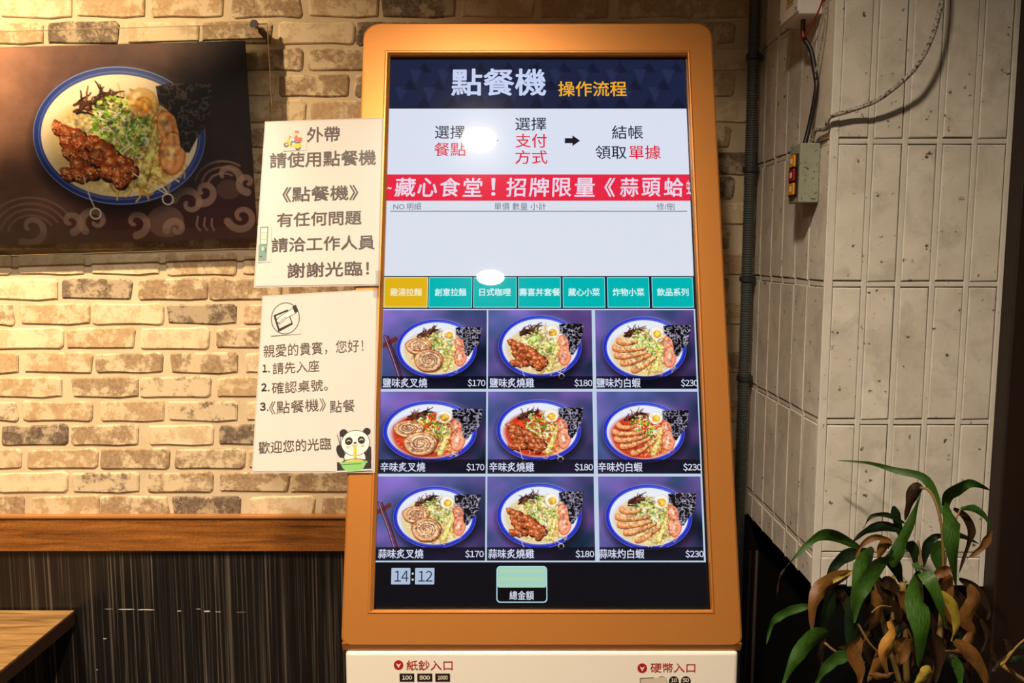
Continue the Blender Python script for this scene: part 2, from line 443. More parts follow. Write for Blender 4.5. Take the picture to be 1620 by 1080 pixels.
def bowl(A, cx, cy, rx, ry, kind, red, rim=(40, 62, 150), cream=(244, 232, 206), seed=1, fine=1.0):
    """a bowl of noodles painted into the print A; (x, y) in units of the bowl's half axes"""
    R = np.random.RandomState(seed)
    def p(x, y): return (cx + x * rx, cy + y * ry)
    s = rx
    A.ell(cx + .03 * rx, cy + .12 * ry, rx * 1.03, ry * 1.02, (20, 14, 20), al=.75, soft=.18 * s)
    A.ell(cx, cy, rx, ry, tuple(min(255, v + 90) for v in rim)); A.ell(cx, cy, rx * .992, ry * .985, rim)
    A.ell(cx, cy, rx * .935, ry * .925, tuple(min(255, int(v * 1.35) + 20) for v in rim), ring=.012 * s)
    A.ell(cx, cy, rx * .91, ry * .885, cream)
    A.ell(cx + .1 * rx, cy - .25 * ry, rx * .72, ry * .6, tuple(min(255, v + 8) for v in cream), al=.5, soft=.3 * s)
    br = (204, 62, 24) if red else (232, 206, 140)
    A.ell(cx - .03 * rx, cy + .13 * ry, rx * .79, ry * .74, tuple(int(v * .93) for v in br), al=.75, soft=.10 * s, wob=.012)
    A.ell(cx - .03 * rx, cy + .12 * ry, rx * .75, ry * .72, br, al=.9 if red else .7, soft=.05 * s, wob=.012)
    for k in range(int(60 * fine)):                                              # oil and froth on the broth
        t = R.rand() * 6.28; q = .60 + .13 * R.rand()
        c = ((236, 120, 60), (160, 36, 14), (250, 170, 110))[k % 3] if red else ((246, 228, 176), (206, 170, 96), (250, 240, 206))[k % 3]
        A.ell(*p(q * math.cos(t), .12 + q * math.sin(t)), .02 * s * (.4 + R.rand()), .012 * s * (.4 + R.rand()), c, al=.6)
    # noodles
    for k in range(int(150 * fine)):
        t = R.rand() * 6.28; q = math.sqrt(R.rand()); x = .12 + .50 * q * math.cos(t); y = .12 + .58 * q * math.sin(t)
        if red and y < -.2: continue
        a = R.rand() * 6.28; pts = []
        for j in range(9):
            pts.append(p(x, y)); x += .034 * math.cos(a); y += .042 * math.sin(a); a += R.uniform(-.9, .9)
        c = ((240, 216, 140), (226, 192, 100), (250, 236, 180), (198, 158, 70))[k % 4]
        if red: c = ((236, 178, 90), (222, 130, 60), (246, 210, 150), (190, 90, 40))[k % 4]
        A.line([(a_ + .006 * s, b_ + .008 * s) for a_, b_ in pts], .024 * s, (120, 84, 30), .4)
        A.line(pts, .020 * s, c, .95)
    # loose noodles at the lower right
    for k in range(int(34 * fine)):
        x = R.uniform(.18, .62); y = R.uniform(.52, .80) - (x - .2) * .45; a = R.rand() * 6.28; pts = []
        for j in range(8):
            pts.append(p(x, y)); x += .03 * math.cos(a); y += .036 * math.sin(a); a += R.uniform(.1, .8)
        A.line(pts, .016 * s, ((250, 226, 150), (222, 184, 96), (206, 160, 80))[k % 3] if not red else ((240, 170, 90), (250, 206, 140), (196, 84, 36))[k % 3], .85)
    # mushrooms
    for k in range(34):
        x = R.uniform(-.50, -.10); y = -.60 + .5 * (-.05 - x) * .9 + R.uniform(-.08, .08); a = R.uniform(-.9, .3); pts = []
        for j in range(6):
            pts.append(p(x, y)); x += .045 * math.cos(a); y += .05 * math.sin(a); a += R.uniform(-.7, .7)
        A.line(pts, .034 * s, ((58, 30, 20), (92, 52, 34), (40, 22, 18), (136, 84, 58))[k % 4], 1, .014 * s)
    # sprouts and spring onion
    gx, gy = (.03, -.16)
    for k in range(int(150 * fine)):
        t = R.rand() * 6.28; q = math.sqrt(R.rand()) * .36; x = gx + q * math.cos(t) + .05 * math.sin(t); y = gy + q * 1.15 * math.sin(t)
        a = R.uniform(-1.5, 1.5)
        c = ((150, 196, 50), (96, 156, 30), (222, 232, 140), (190, 216, 90), (250, 246, 214), (70, 120, 24))[k % 6]
        if k % 6 == 4: A.line([p(x, y), p(x + .06 * math.cos(a), y + .06 * math.sin(a)), p(x + .12 * math.cos(a + .5), y + .1 * math.sin(a + .5))], .018 * s, c)
        else:
            A.ell(*p(x, y), .026 * s, .017 * s, c, a); A.ell(*p(x, y), .012 * s, .007 * s, tuple(min(255, v + 50) for v in c), a)
    # bamboo / baby corn
    A.line([p(.47, -.2), p(.34, .3), p(.22, .7)], .085 * s, (190, 160, 60), 1, .14 * s); A.line([p(.475, -.2), p(.34, .3), p(.215, .68)], .06 * s, (240, 222, 140), 1, .10 * s)
    for k in (-1, 0, 1): A.line([p(.47 + .012 * k, -.15), p(.335 + .03 * k, .32), p(.215 + .035 * k, .66)], .006 * s, (206, 176, 80), .8)
    # tomato slices
    for (x, y, r1, r2, g) in ((.585, -.1, .13, .2, -.35), (.60, .27, .15, .25, .12)):
        if kind == 'poster': tA, tB, tC, tD = (214, 124, 62), (240, 176, 108), (226, 128, 66), (250, 206, 150)
        else: tA, tB, tC, tD = (214, 96, 60), (244, 160, 120), (226, 100, 66), (252, 214, 186)
        A.ell(*p(x, y), r1 * s * 1.06, r2 * s * 1.04, tA, g); A.ell(*p(x, y), r1 * s * .92, r2 * s * .92, tB, g)
        for k in range(3):
            t = -1.2 + k * 1.2; A.ell(*p(x - .02 + .055 * math.cos(t), y + .15 * math.sin(t)), .045 * s, .034 * s, tC, g, al=.8, soft=.02 * s)
        A.ell(*p(x - .01, y), .035 * s, .13 * s, tD, g, al=.8, soft=.03 * s)
    # egg
    A.ell(*p(.30, -.46), .185 * s, .18 * s * ry / rx * 1.15, (150, 110, 70), al=.5, soft=.05 * s)
    e1, e2, e3 = ((236, 196, 122), (214, 146, 52), (240, 186, 92)) if kind == 'poster' else ((250, 238, 214), (228, 158, 40), (252, 206, 84))
    A.ell(*p(.30, -.47), .172 * s, .21 * ry, tuple(v * .86 for v in e1)); A.ell(*p(.295, -.48), .16 * s, .195 * ry, e1, soft=.02 * s); A.ell(*p(.31, -.44), .10 * s, .12 * ry, e2, soft=.015 * s); A.ell(*p(.32, -.46), .065 * s, .075 * ry, e3, soft=.02 * s)
    A.ell(*p(.24, -.58), .05 * s, .03 * s, (255, 250, 236), -.5, al=.7, soft=.02 * s)
    # nori sheet
    dx = .06 if kind != 'chicken' else 0
    N0 = [(.465, -.70), (.62, -.735), (.78, -.73), (1.06 + dx, -.72), (1.04 + dx, -.45), (.99 + dx, -.16), (.90, .06), (.80, .27), (.755, .26), (.70, .17), (.69, -.05), (.66, -.26), (.56, -.38), (.49, -.44)]
    q, ins = A.poly([p(*v) for v in N0], (26, 20, 20))
    nz = A.noise(int(A.w / s * 16), seed + 5, 3)[q]; rg = np.abs(nz - .5) * 2
    m = ins * np.clip(1 - rg * 5, 0, 1) * (1.0 if kind != 'poster' else .62)
    A.c[q] = A.c[q] * (1 - m[..., None]) + np.array((196, 194, 212) if kind != 'poster' else (176, 150, 130)) * m[..., None]
    # toppings
    if kind in ('chicken', 'poster'):
        blobs = [(-.70, -.15, .09), (-.60, -.07, .10), (-.48, -.03, .09), (-.62, .06, .09), (-.45, .08, .10), (-.58, .22, .10), (-.42, .30, .10),
                 (-.50, .40, .11), (-.64, .52, .09), (-.50, .54, .10), (-.36, .52, .09), (-.30, .10, .12), (-.20, .18, .12), (-.26, .30, .12), (-.12, .28, .11),
                 (-.10, .40, .12), (-.16, .52, .11), (.02, .38, .10), (-.02, .56, .12), (.08, .50, .10), (-.04, .66, .09)]
        for (x, y, r) in blobs: A.ell(*p(x + .02, y + .03), r * s * 1.05, r * s * .9, (54, 20, 10), wob=.05, seed=x * 9)
        for (x, y, r) in blobs:
            A.ell(*p(x, y), r * s, r * s * .8, (166, 76, 34), R.rand(), wob=.07, seed=x * 17)
            A.ell(*p(x - .02, y - .025), r * s * .62, r * s * .42, (216, 120, 64), R.rand(), al=.8, wob=.1, seed=y * 13, soft=.02 * s)
            A.ell(*p(x - .03, y - .035), r * s * .24, r * s * .14, (240, 170, 120), R.rand(), al=.8)
            A.line([p(x - r * .5, y + r * .3), p(x + r * .3, y + r * .5)], .012 * s, (80, 28, 14), .8)
            for k in range(int(7 * fine)): A.ell(*p(x + R.uniform(-r, r) * .8, y + R.uniform(-r, r) * .8), .009 * s, .006 * s, (250, 222, 160), R.rand() * 3)
        for (a, b, c) in (((-.46, .55), (-.40, .88), (-.35, 1.05)), ((.12, .54), (.34, .74), (.51, .87))):
            A.line([p(*a), p(*b), p(*c)], .014 * s, (232, 214, 190))
            A.ell(p(*c)[0] + .0 * s, p(*c)[1] + .055 * s, .062 * s, .062 * s, (236, 218, 196), ring=.016 * s)
    if kind == 'chashu':
        for (x, y, r1, r2) in ((-.46, -.08, .33, .27), (-.20, .40, .36, .38)):
            A.ell(*p(x + .02, y + .04), r1 * s, r2 * ry * 1.02, (96, 50, 24), al=.8, wob=.02)
            A.ell(*p(x, y), r1 * s, r2 * ry, (186, 96, 42), wob=.02); A.ell(*p(x, y), r1 * s * .93, r2 * ry * .92, (230, 182, 134), wob=.02)
            for k in range(3):
                A.line([(a_ + R.uniform(-.008, .008) * s, b_) for a_, b_ in spiral(*p(x, y), (r1 - .04 - .03 * k) * s, 1.9, 1 + k, 1, r2 * ry / (r1 * s), 60)], .016 * s, ((150, 78, 40), (240, 206, 160), (120, 58, 30))[k], .9)
            for k in range(int(70 * fine)):
                t = R.rand() * 6.28; q_ = math.sqrt(R.rand()) * .85
                A.ell(*p(x + q_ * r1 * math.cos(t), y + q_ * r2 * math.sin(t)), .016 * s, .010 * s, ((110, 56, 30), (250, 230, 200), (196, 120, 70))[k % 3], R.rand() * 3, .8)
    if kind == 'shrimp':
        for k, (x0, y0, x1, y1) in enumerate(((-.62, -.20, -.18, -.22), (-.72, .02, .02, -.02), (-.68, .26, .06, .12), (-.54, .50, .16, .18), (-.28, .72, .26, .28))):
            bz = lambda t: ((1 - t) ** 2 * x0 + 2 * t * (1 - t) * (x0 * .75 + x1 * .25 - .02) + t * t * x1, (1 - t) ** 2 * (y0 - .04) + 2 * t * (1 - t) * (y0 * .7 + y1 * .3 + .13) + t * t * y1)
            path = [p(*bz(t / 9)) for t in range(10)]
            A.line([(a_, b_ + .03 * s) for a_, b_ in path], .13 * s, (110, 50, 26), .7, .05 * s)
            A.line(path, .135 * s, (232, 140, 76), 1, .05 * s); A.line([(a_, b_ - .015 * s) for a_, b_ in path], .07 * s, (252, 200, 150), .85, .02 * s, soft=.03 * s)
            for j in range(5):
                t = .12 + j * .17; xx, yy = bz(t)
                A.line([p(xx - .01, yy - .07), p(xx + .03, yy + .07)], .012 * s, (212, 106, 50), .8)
            A.ell(*p(x1 + .01, y1), .014 * s, .014 * s, (40, 20, 16))

    # uneven gloss of real food: fine light and dark mottling inside the rim
    q = A.sl(cx - rx, cy - ry, cx + rx, cy + ry); g = A.noise(int(A.w / s * 26), seed + 2, 2)[q] - .5; g2 = A.noise(int(A.w / s * 9), seed + 4, 2)[q] - .5
    rr = np.hypot((A.X[q] - cx - .03 * s) / rx, (A.Y[q] - cy - .1 * ry) / ry); m = np.clip((.74 - rr) * 8, 0, 1)
    A.c[q] *= (1 + m * (g * .75 + g2 * .35))[..., None]


# ------------------------------------------------------------------ lettering and flat shapes
_tc = {}


def glyphs(txt, bold):
    k = (txt, bold)
    if k not in _tc:
        c = bpy.data.curves.new('t', 'FONT'); c.body = txt; c.size = 1; c.resolution_u = 2; c.fill_mode = 'FRONT'
        o = bpy.data.objects.new('t', c); COL.objects.link(o); dg = bpy.context.evaluated_depsgraph_get()
        me = o.evaluated_get(dg).to_mesh(); v = np.array([q.co[:] for q in me.vertices]); f = [tuple(p.vertices) for p in me.polygons]
        bpy.data.objects.remove(o); bpy.data.curves.remove(c)
        if bold:                                                 # heavier strokes: the outline laid down again, shifted a little each way
            n0 = len(v); V = []; FF = []; sh = [(0, 0)] + [(bold * math.cos(math.radians(a)), bold * math.sin(math.radians(a))) for a in range(0, 360, 60)]
            for k, (dx, dy) in enumerate(sh):
                V.append(v + np.array((dx, dy, k))); FF += [tuple(i + n0 * k for i in q) for q in f]
            v = np.concatenate(V); f = FF
        _tc[k] = (v, f)
    return _tc[k]


_base = glyphs


def glyphs(txt, bold):
    if not all(ch in '$0123456789' for ch in txt): return _base(txt, bold)
    V = []; FF = []; n0 = 0
    for i, ch in enumerate(txt):
        v, f = _base(chr(ord(ch) + 0xFEE0), bold); v = v.copy(); c = .5
        v[:, 0] += i * .57 - c; V.append(v); FF += [tuple(k + n0 for k in q) for q in f]; n0 += len(v)
    return np.concatenate(V), FF


def letters(txt, P, x0, y0, x1, y1, mat, parent, bold=.0, h=0, fn=None, skew=0, name='lettering'):
    """txt fills the plane rectangle seen between the two picture corners"""
    v, f = glyphs(txt, bold)
    ym = (y0 + y1) / 2; u0 = P.px(x0, ym)[0]; u1 = P.px(x1, ym)[0]; xm = (x0 + x1) / 2; t = P.px(xm, y0)[1]; b = P.px(xm, y1)[1]
    mn, mx = v.min(0), v.max(0); vs = []
    if txt[0] == '1' and txt.isdigit() and len(txt) > 1: mn = mn - np.array((.06, 0, 0))
    for q in v:
        a = (q[0] - mn[0]) / (mx[0] - mn[0]); c = (q[1] - mn[1]) / (mx[1] - mn[1])
        u = u0 + (u1 - u0) * a + skew * (c - .5) * abs(t - b); w = b + (t - b) * c
        vs.append(P.p(u, w, h + q[2] * .00001 + (fn(u, w) if fn else 0)))
    return mesh(name, vs, f, mat, parent)


def slab(name, P, x0, y0, x1, y1, mat, parent, h=0, th=.0002, r=0, rim=None):
    """thin plate, edges along the plane's axes, optionally with round corners"""
    u0, v0 = P.px(x0, y0); u1, v1 = P.px(x1, y1)
    return plate(name, P, u0, v0, u1, v1, mat, parent, h, th, r)


def outline(u0, v0, u1, v1, r, k=5):
    if not r: return [(u0, v0), (u1, v0), (u1, v1), (u0, v1)]
    su = 1 if u1 > u0 else -1; sv = 1 if v1 > v0 else -1; L = []
    for (cx, cy, a) in ((u0 + su * r, v0 + sv * r, 180), (u1 - su * r, v0 + sv * r, 270), (u1 - su * r, v1 - sv * r, 0), (u0 + su * r, v1 - sv * r, 90)):
        for i in range(k + 1):
            t = math.radians(a + 90 * i / k); L.append((cx + su * r * math.cos(t), cy + sv * r * math.sin(t)))
    return L


def plate(name, P, u0, v0, u1, v1, mat, parent, h=0, th=.0002, r=0):
    L = outline(u0, v0, u1, v1, r); n = len(L)
    vs = [P.p(u, v, h) for u, v in L] + [P.p(u, v, h - th) for u, v in L]
    return mesh(name, vs, [tuple(range(n)), tuple(range(n, 2 * n))[::-1]] + [(i, (i + 1) % n, n + (i + 1) % n, n + i) for i in range(n)], mat, parent)


def frame_ring(name, P, u0, v0, u1, v1, w, mat, parent, h=0, r=0):
    su = 1 if u1 > u0 else -1; sv = 1 if v1 > v0 else -1
    A_ = outline(u0, v0, u1, v1, r); B_ = outline(u0 + su * w, v0 + sv * w, u1 - su * w, v1 - sv * w, max(r - w, 0) if r else 0); n = len(A_)
    vs = [P.p(u, v, h) for u, v in A_ + B_]
    return mesh(name, vs, [(i, (i + 1) % n, n + (i + 1) % n, n + i) for i in range(n)], mat, parent)


def flat(name, P, pts, mat, parent, h=0):
    return mesh(name, [P.p(*P.px(*q), h) for q in pts], [tuple(range(len(pts)))], mat, parent)


def disc_pts(cx, cy, rx, ry=None, n=28):
    ry = ry or rx
    return [(cx + rx * math.cos(2 * math.pi * i / n), cy + ry * math.sin(2 * math.pi * i / n)) for i in range(n)]


# ------------------------------------------------------------------ the setting
WY = 1.75
PX0_ = .52
wall = box('wall_back', (-2.6, WY, 0), (2.0, WY + .12, CEIL), M['mortar']); tag(wall, kind='structure')
box('floor', (-2.6, -2.6, -.05), (2.0, WY, 0), M['floor'])['kind'] = 'structure'
box('ceiling', (-2.6, -2.6, CEIL), (2.0, WY, CEIL + .05), M['ceiling'])['kind'] = 'structure'
box('wall_left', (-2.7, -2.6, 0), (-2.6, WY + .12, CEIL), M['ceiling'])['kind'] = 'structure'


def brick_mesh(seed, w, h):
    R = random.Random(seed); pts = []; r = .007
    for (cx, cy, a) in ((-w / 2 + r, -h / 2 + r, 180), (w / 2 - r, -h / 2 + r, 270), (w / 2 - r, h / 2 - r, 0), (-w / 2 + r, h / 2 - r, 90)):
        rr = r * R.uniform(.6, 1.5)
        for t in (0, 45, 90):
            pts.append((cx + rr * math.cos(math.radians(a + t)) + R.uniform(-.0009, .0009), cy + rr * math.sin(math.radians(a + t)) + R.uniform(-.0015, .0015)))
        nxt = {180: (0, -h / 2), 270: (w / 2, 0), 0: (0, h / 2), 90: (-w / 2, 0)}[a]
        if nxt[0] == 0:
            for k in (-1, 1):
                kk = k if a == 180 else -k; pts.append((kk * w / 5, nxt[1] + R.uniform(-.002, .002)))
    n = len(pts); vs = [(x, 0, z) for x, z in pts] + [(x * .985, -.0022, z * .95) for x, z in pts] + [(x * .94, -.0036 - R.uniform(0, .0006), z * .86) for x, z in pts]
    fs = [(j * n + i, j * n + (i + 1) % n, (j + 1) * n + (i + 1) % n, (j + 1) * n + i) for j in (0, 1) for i in range(n)] + [tuple(range(2 * n, 3 * n))]
    me = bpy.data.meshes.new('brick'); me.from_pydata(vs, [], [f[::-1] for f in fs]); me.update(); return me


BM = [brick_mesh(i, .149 + (i % 3) * .002, .0445 + (i % 2) * .0012) for i in range(6)]
tones = {}
TONE = ['brick_tan'] * 9 + ['brick_pale'] * 4 + ['brick_brown'] * 6 + ['brick_half'] * 2 + ['brick_dark'] * 2
# tones read off the photograph: (row from the rail, brick index from the left)
known = {(1, 0): 'half', (1, 1): 'brown', (1, 2): 'brown', (1, 3): 'brown', (0, 2): 'dark', (0, 3): 'pale', (2, 0): 'tan', (2, 1): 'brown', (2, 2): 'brown', (2, 3): 'tan',
         (3, 0): 'brown', (3, 1): 'pale', (3, 2): 'dark', (3, 3): 'tan', (4, 0): 'tan', (4, 1): 'tan', (4, 2): 'half', (4, 3): 'pale', (5, 0): 'brown', (5, 1): 'half', (5, 2): 'tan', (5, 3): 'dark',
         (6, 0): 'tan', (6, 1): 'brown', (6, 2): 'brown', (6, 3): 'pale', (7, 0): 'tan', (7, 1): 'pale', (7, 2): 'brown', (7, 3): 'brown', (8, 0): 'tan', (8, 1): 'pale', (8, 2): 'dark', (8, 3): 'tan',
         (9, 0): 'dark', (9, 1): 'brown', (9, 2): 'brown', (9, 3): 'brown', (10, 0): 'pale', (10, 1): 'pale', (10, 2): 'tan', (10, 3): 'tan', (11, 2): 'brown',
         (19, 2): 'brown', (19, 1): 'pale', (20, 3): 'brown', (20, 5): 'dark', (19, 5): 'brown', (18, 4): 'brown', (17, 4): 'half', (16, 4): 'tan', (16, 5): 'brown', (20, 1): 'tan', (20, 2): 'tan'}
keep = random.Random(11)
for r in range(0, 23):
    z = .944 + .0534 * r
    off = -1.07 if r % 2 == 0 else -.97
    for c in range(-1, 11):
        x = off + .161 * c + .075 + keep.uniform(-.006, .006)
        if x > .50 or x < -1.5: continue
        me = BM[keep.randrange(6)].copy()
        t = 'brick_' + known[(r, c)] if (r, c) in known else keep.choice(TONE)
        key = (keep.randrange(6), t)
        if key not in tones:
            m2 = BM[key[0]].copy(); m2.materials.append(M[t]); tones[key] = m2
        bpy.data.meshes.remove(me)
        o = bpy.data.objects.new('brick', tones[key]); COL.objects.link(o); o.parent = wall
        o.location = (x, WY, z); o.rotation_euler = (keep.uniform(-.01, .01), keep.uniform(-.012, .012), 0); o.scale = (keep.uniform(.96, 1.04), 1, keep.uniform(.95, 1.04))

RZ0, RZ1 = .846, .9225
rail = box('trim_1', (-2.6, WY - .018, RZ0), (.37, WY, RZ1), M['rail'], bev=.0015); tag(rail, kind='structure')
tag(box('trim_2', (-2.6, WY - .022, RZ1), (.37, WY, RZ1 + .0045), plain('pale_rail_cap', (164, 112, 60), .35)), kind='structure')
tag(box('trim_3', (.3705, WY - .008, RZ0), (PX0_ + .03, WY, RZ1 + .004), M['black']), kind='structure')
wn = box('wainscot_panel', (-2.6, WY - .006, 0), (PX0_ + .03, WY, RZ0), M['laminate']); tag(wn, kind='structure')
PW = Plane((0, WY - .0062, 0), (1, 0, 0), (0, 0, 1))
scuff = []
R_ = random.Random(5); vs = []; fs = []
M['scuff'] = plain('scuff_mark', (190, 180, 166), .6)
for (x0, x1, y, th) in ((186, 214, 963.5, 1.5), (216, 246, 964, 2.2), (280, 287, 966, 2.2), (322, 333, 967, 3.2), (340, 350, 967.5, 1.5), (165, 180, 963, .8), (310, 318, 963, 1), (372, 390, 968, .7), (163, 169, 1010, 2.4), (152, 155, 1059, 1.5)):
    b = len(vs); k = 5
    up = [(x0 + (x1 - x0) * i / k, y - th / 2 * R_.uniform(.3, 1) * (i not in (0, k))) for i in range(k + 1)]
    dn = [(x0 + (x1 - x0) * i / k, y + th / 2 * R_.uniform(.3, 1) * (i not in (0, k))) for i in range(k, -1, -1)]
    vs += [PW.w(*q) for q in up + dn]; fs.append(tuple(range(b, b + 2 * k + 2)))
sc = mesh('scuff_marks', vs, fs, M['scuff'], wn); sc['kind'] = 'stuff'

box('wall_right', (1.6, -2.6, 0), (1.7, WY + .12, CEIL), M['darkwood'])['kind'] = 'structure'
# pillar with upright painted tiles
PX0, PX1, PY, PZ = .520, .818, 1.35, .926
core = box('pillar', (PX0 + .004, PY + .004, PZ), (PX1 - .004, WY, CEIL), M['crack']); tag(core, 'square pillar clad in upright cream painted tiles, right of the kiosk', kind='structure')
base = box('pillar_base', (PX0 + .03, PY + .03, 0), (PX1 + .3, WY, PZ), M['black']); tag(base, kind='structure')
rows = [PZ + .003] + [.9834 + .2335 * k for k in range(0, 8)]
tiles = {}


def tile_mesh(w, h, side, seed):
    k = (round(w, 4), round(h, 4), side, seed)
    if k not in tiles:
        R = random.Random(str(k)); b = .0016; t = .0045; L = []
        for (x, z) in ((-w / 2, -h / 2), (w / 2, -h / 2), (w / 2, h / 2), (-w / 2, h / 2)): L.append((x + R.uniform(-.0008, .0008), z + R.uniform(-.0012, .0012)))
        vs = [(x, 0, z) for x, z in L] + [(x, -t + .001, z) for x, z in L] + [(x * (1 - 2 * b / w), -t, z * (1 - 2 * b / h)) for x, z in L]
        if side: vs = [(y, -x, z) for x, y, z in vs]
        fs = [(j * 4 + i, j * 4 + (i + 1) % 4, (j + 1) * 4 + (i + 1) % 4, (j + 1) * 4 + i) for j in (0, 1) for i in range(4)] + [(8, 9, 10, 11)]
        me = bpy.data.meshes.new('tile'); me.from_pydata(vs, [], fs); me.materials.append(M['tile']); me.update(); tiles[k] = me
    return tiles[k]


jb = bmesh.new(); gp = .0105
ysides = [1.346, 1.423, 1.491, 1.562, 1.629, 1.700, 1.771]
for i in range(len(rows)):
    z0 = rows[i] + (0 if i == 0 else .0055); z1 = (rows[i + 1] if i + 1 < len(rows) else CEIL) - .0055
    if z1 > CEIL: z1 = CEIL
    if z1 - z0 < .02: continue
    for c in range(5):
        a = PX0 + .0148 + .0569 * c; b = a + .0569 - gp
        o = bpy.data.objects.new('tile', tile_mesh(b - a, z1 - z0, False, c % 3)); COL.objects.link(o); o.parent = core
        o.location = ((a + b) / 2, PY + .005, (z0 + z1) / 2); o.rotation_euler = (keep.uniform(-.003, .003), 0, keep.uniform(-.012, .012))
    for c in range(6):
        a = ysides[c] + .008; b = min(ysides[c + 1] - .0005, WY - .001)
        o = bpy.data.objects.new('tile', tile_mesh(b - a, z1 - z0, True, c % 3)); COL.objects.link(o); o.parent = core
        o.location = (PX0 + .005, (a + b) / 2, (z0 + z1) / 2); o.rotation_euler = (0, 0, keep.uniform(-.012, .012))
# raised painted joints: they leave a hairline crack beside each tile
cr = .0015
for c in range(1, 6):
    b = PX0 + .0148 + .0569 * c; a = b - gp + cr if c else PX0 + .001
    add_box(jb, (a, PY + (.0015 if c else -.0015), PZ), (b - .0003, PY + .012, CEIL), .0012, 2)
for c in range(1, 6):
    add_box(jb, (PX0 + .0015, ysides[c] + .0006, PZ), (PX0 + .012, ysides[c] + .0078, CEIL), .001, 2)
for i in range(1, len(rows)):
    add_box(jb, (PX0 + .012, PY + .0022, rows[i] - .0045), (PX1 - .002, PY + .012, rows[i] + .0042), .001, 1)
    add_box(jb, (PX0 + .0022, PY + .012, rows[i] - .0045), (PX0 + .012, WY - .002, rows[i] + .0042), .001, 1)
add_box(jb, (PX0 - .0004, PY - .0012, PZ), (PX0 + .0140, PY + .0036, CEIL), .0015, 3)
add_box(jb, (PX0 - .0001, PY + .0020, PZ), (PX0 + .0130, PY + .0040, CEIL))
bm_obj('painted_joints', jb, M['joint'], core)
tag(box('wood_post', (PX1 + .001, PY - .03, 0), (PX1 + .30, PY + .06, CEIL), M['darkwood'], bev=.003), kind='structure')
tag(box('wood_post', (PX1 + .12, PY - .055, 0), (PX1 + .34, PY - .0305, CEIL), M['darkwood'], bev=.002), kind='structure')

# downlight fittings
for i, (x, y, p, c, s, sp, aim) in enumerate(LAMPS):
    t = thing('ceiling_downlight', (x, y, CEIL), ['round ceiling downlight above the kiosk, reflected high in its screen', 'round ceiling downlight over the camera, reflected above the menu buttons',
              'warm tilted ceiling downlight washing the poster and brick wall', 'round ceiling downlight level with the camera, left of it'][i], 'downlight', 'ceiling downlights')
    n = 32; vs = []; fs = []
    for (rr, hh) in ((s / 2 + .004, 0), (s / 2 + .018, 0), (s / 2 + .016, -.008), (s / 2 + .004, -.01), (s / 2 + .002, -.003)):
        vs += [(x + rr * math.cos(2 * math.pi * k / n), y + rr * math.sin(2 * math.pi * k / n), CEIL + hh) for k in range(n)]
    for j in range(5):
        fs += [(j * n + k, j * n + (k + 1) % n, ((j + 1) % 5) * n + (k + 1) % n, ((j + 1) % 5) * n + k) for k in range(n)]
    mesh('trim_ring', vs, fs, M['boxwhite'], t)
    cyl('diffuser', (x, y, CEIL), (0, 0, -1), s / 2, .006, M['lamp'], t)

# ------------------------------------------------------------------ kiosk
KO = Vector((-.26408, 1.49095, 1.91004)); KV = Vector((0, -.30354, -1.00749)).normalized()
K = Plane(KO, (1, 0, 0), KV)
ks = thing('ordering_kiosk', (.045, 1.25, 0), 'tall self-order kiosk with copper frame and lit menu touchscreen', 'kiosk')
KW, KH = .62, 1.0522
BACK = 1.60


def head_shell():
    bm = bmesh.new()
    def loop(ins, dep, rtop, back=False):
        L = []
        for (cx, cy, a, r) in ((ins + rtop, ins + rtop, 180, rtop), (KW - ins - rtop, ins + rtop, 270, rtop), (KW - ins - .012, KH - ins * .3 - .012, 0, .012), (ins + .012, KH - ins * .3 - .012, 90, .012)):
            for i in range(9):
                t = math.radians(a + 90 * i / 8); u = cx + r * math.cos(t); v = cy + r * math.sin(t)
                q = K.p(u, v, -dep)
                if back: q.y = BACK
                L.append(bm.verts.new(q))
        return L
    L0 = loop(.004, 0, .026); L1 = loop(.0012, .0015, .0275); L2 = loop(0, .006, .028); L3 = loop(.006, .02, .026, True)
    e = []
    def ring(A, B):
        n = len(A)
        for i in range(n): bm.faces.new((A[i], A[(i + 1) % n], B[(i + 1) % n], B[i]))
    ring(L0, L1); ring(L1, L2); ring(L2, L3); bm.faces.new(L3)
    # opening with its chamfer
    o0 = K.px(609, 80); o1 = K.px(1131, 971); i0 = K.px(617, 86); i1 = K.px(1126, 965)
    O = [bm.verts.new(K.p(u, v)) for u, v in ((o0[0], o0[1]), (o1[0], o0[1]), (o1[0], o1[1]), (o0[0], o1[1]))]
    I = [bm.verts.new(K.p(u, v, -.0028)) for u, v in ((i0[0], i0[1]), (i1[0], i0[1]), (i1[0], i1[1]), (i0[0], i1[1]))]
    D = [bm.verts.new(K.p(u, v, -.014)) for u, v in ((i0[0], i0[1]), (i1[0], i0[1]), (i1[0], i1[1]), (i0[0], i1[1]))]
    B1 = [bm.verts.new(K.p(O_[0], O_[1], .0016)) for O_ in ((o0[0] + .0022, o0[1] + .0022), (o1[0] - .0022, o0[1] + .0022), (o1[0] - .0022, o1[1] - .0022), (o0[0] + .0022, o1[1] - .0022))]
    B2 = [bm.verts.new(K.p(O_[0], O_[1], .0014)) for O_ in ((o0[0] + .0042, o0[1] + .0040), (o1[0] - .0042, o0[1] + .0040), (o1[0] - .0042, o1[1] - .0036), (o0[0] + .0042, o1[1] - .0036))]
    ring(B1, O); ring(B2, B1); ring(I, B2); ring(D, I); bm.faces.new(D)
    edges = []
    for A in (L0, O):
        for i in range(len(A)): edges.append(bm.edges.get((A[i], A[(i + 1) % len(A)])) or bm.edges.new((A[i], A[(i + 1) % len(A)])))
    bmesh.ops.triangle_fill(bm, edges=edges, use_beauty=True)
    bmesh.ops.recalc_face_normals(bm, faces=bm.faces)
    return bm


head = bm_obj('head_frame', head_shell(), M['copper'], ks)
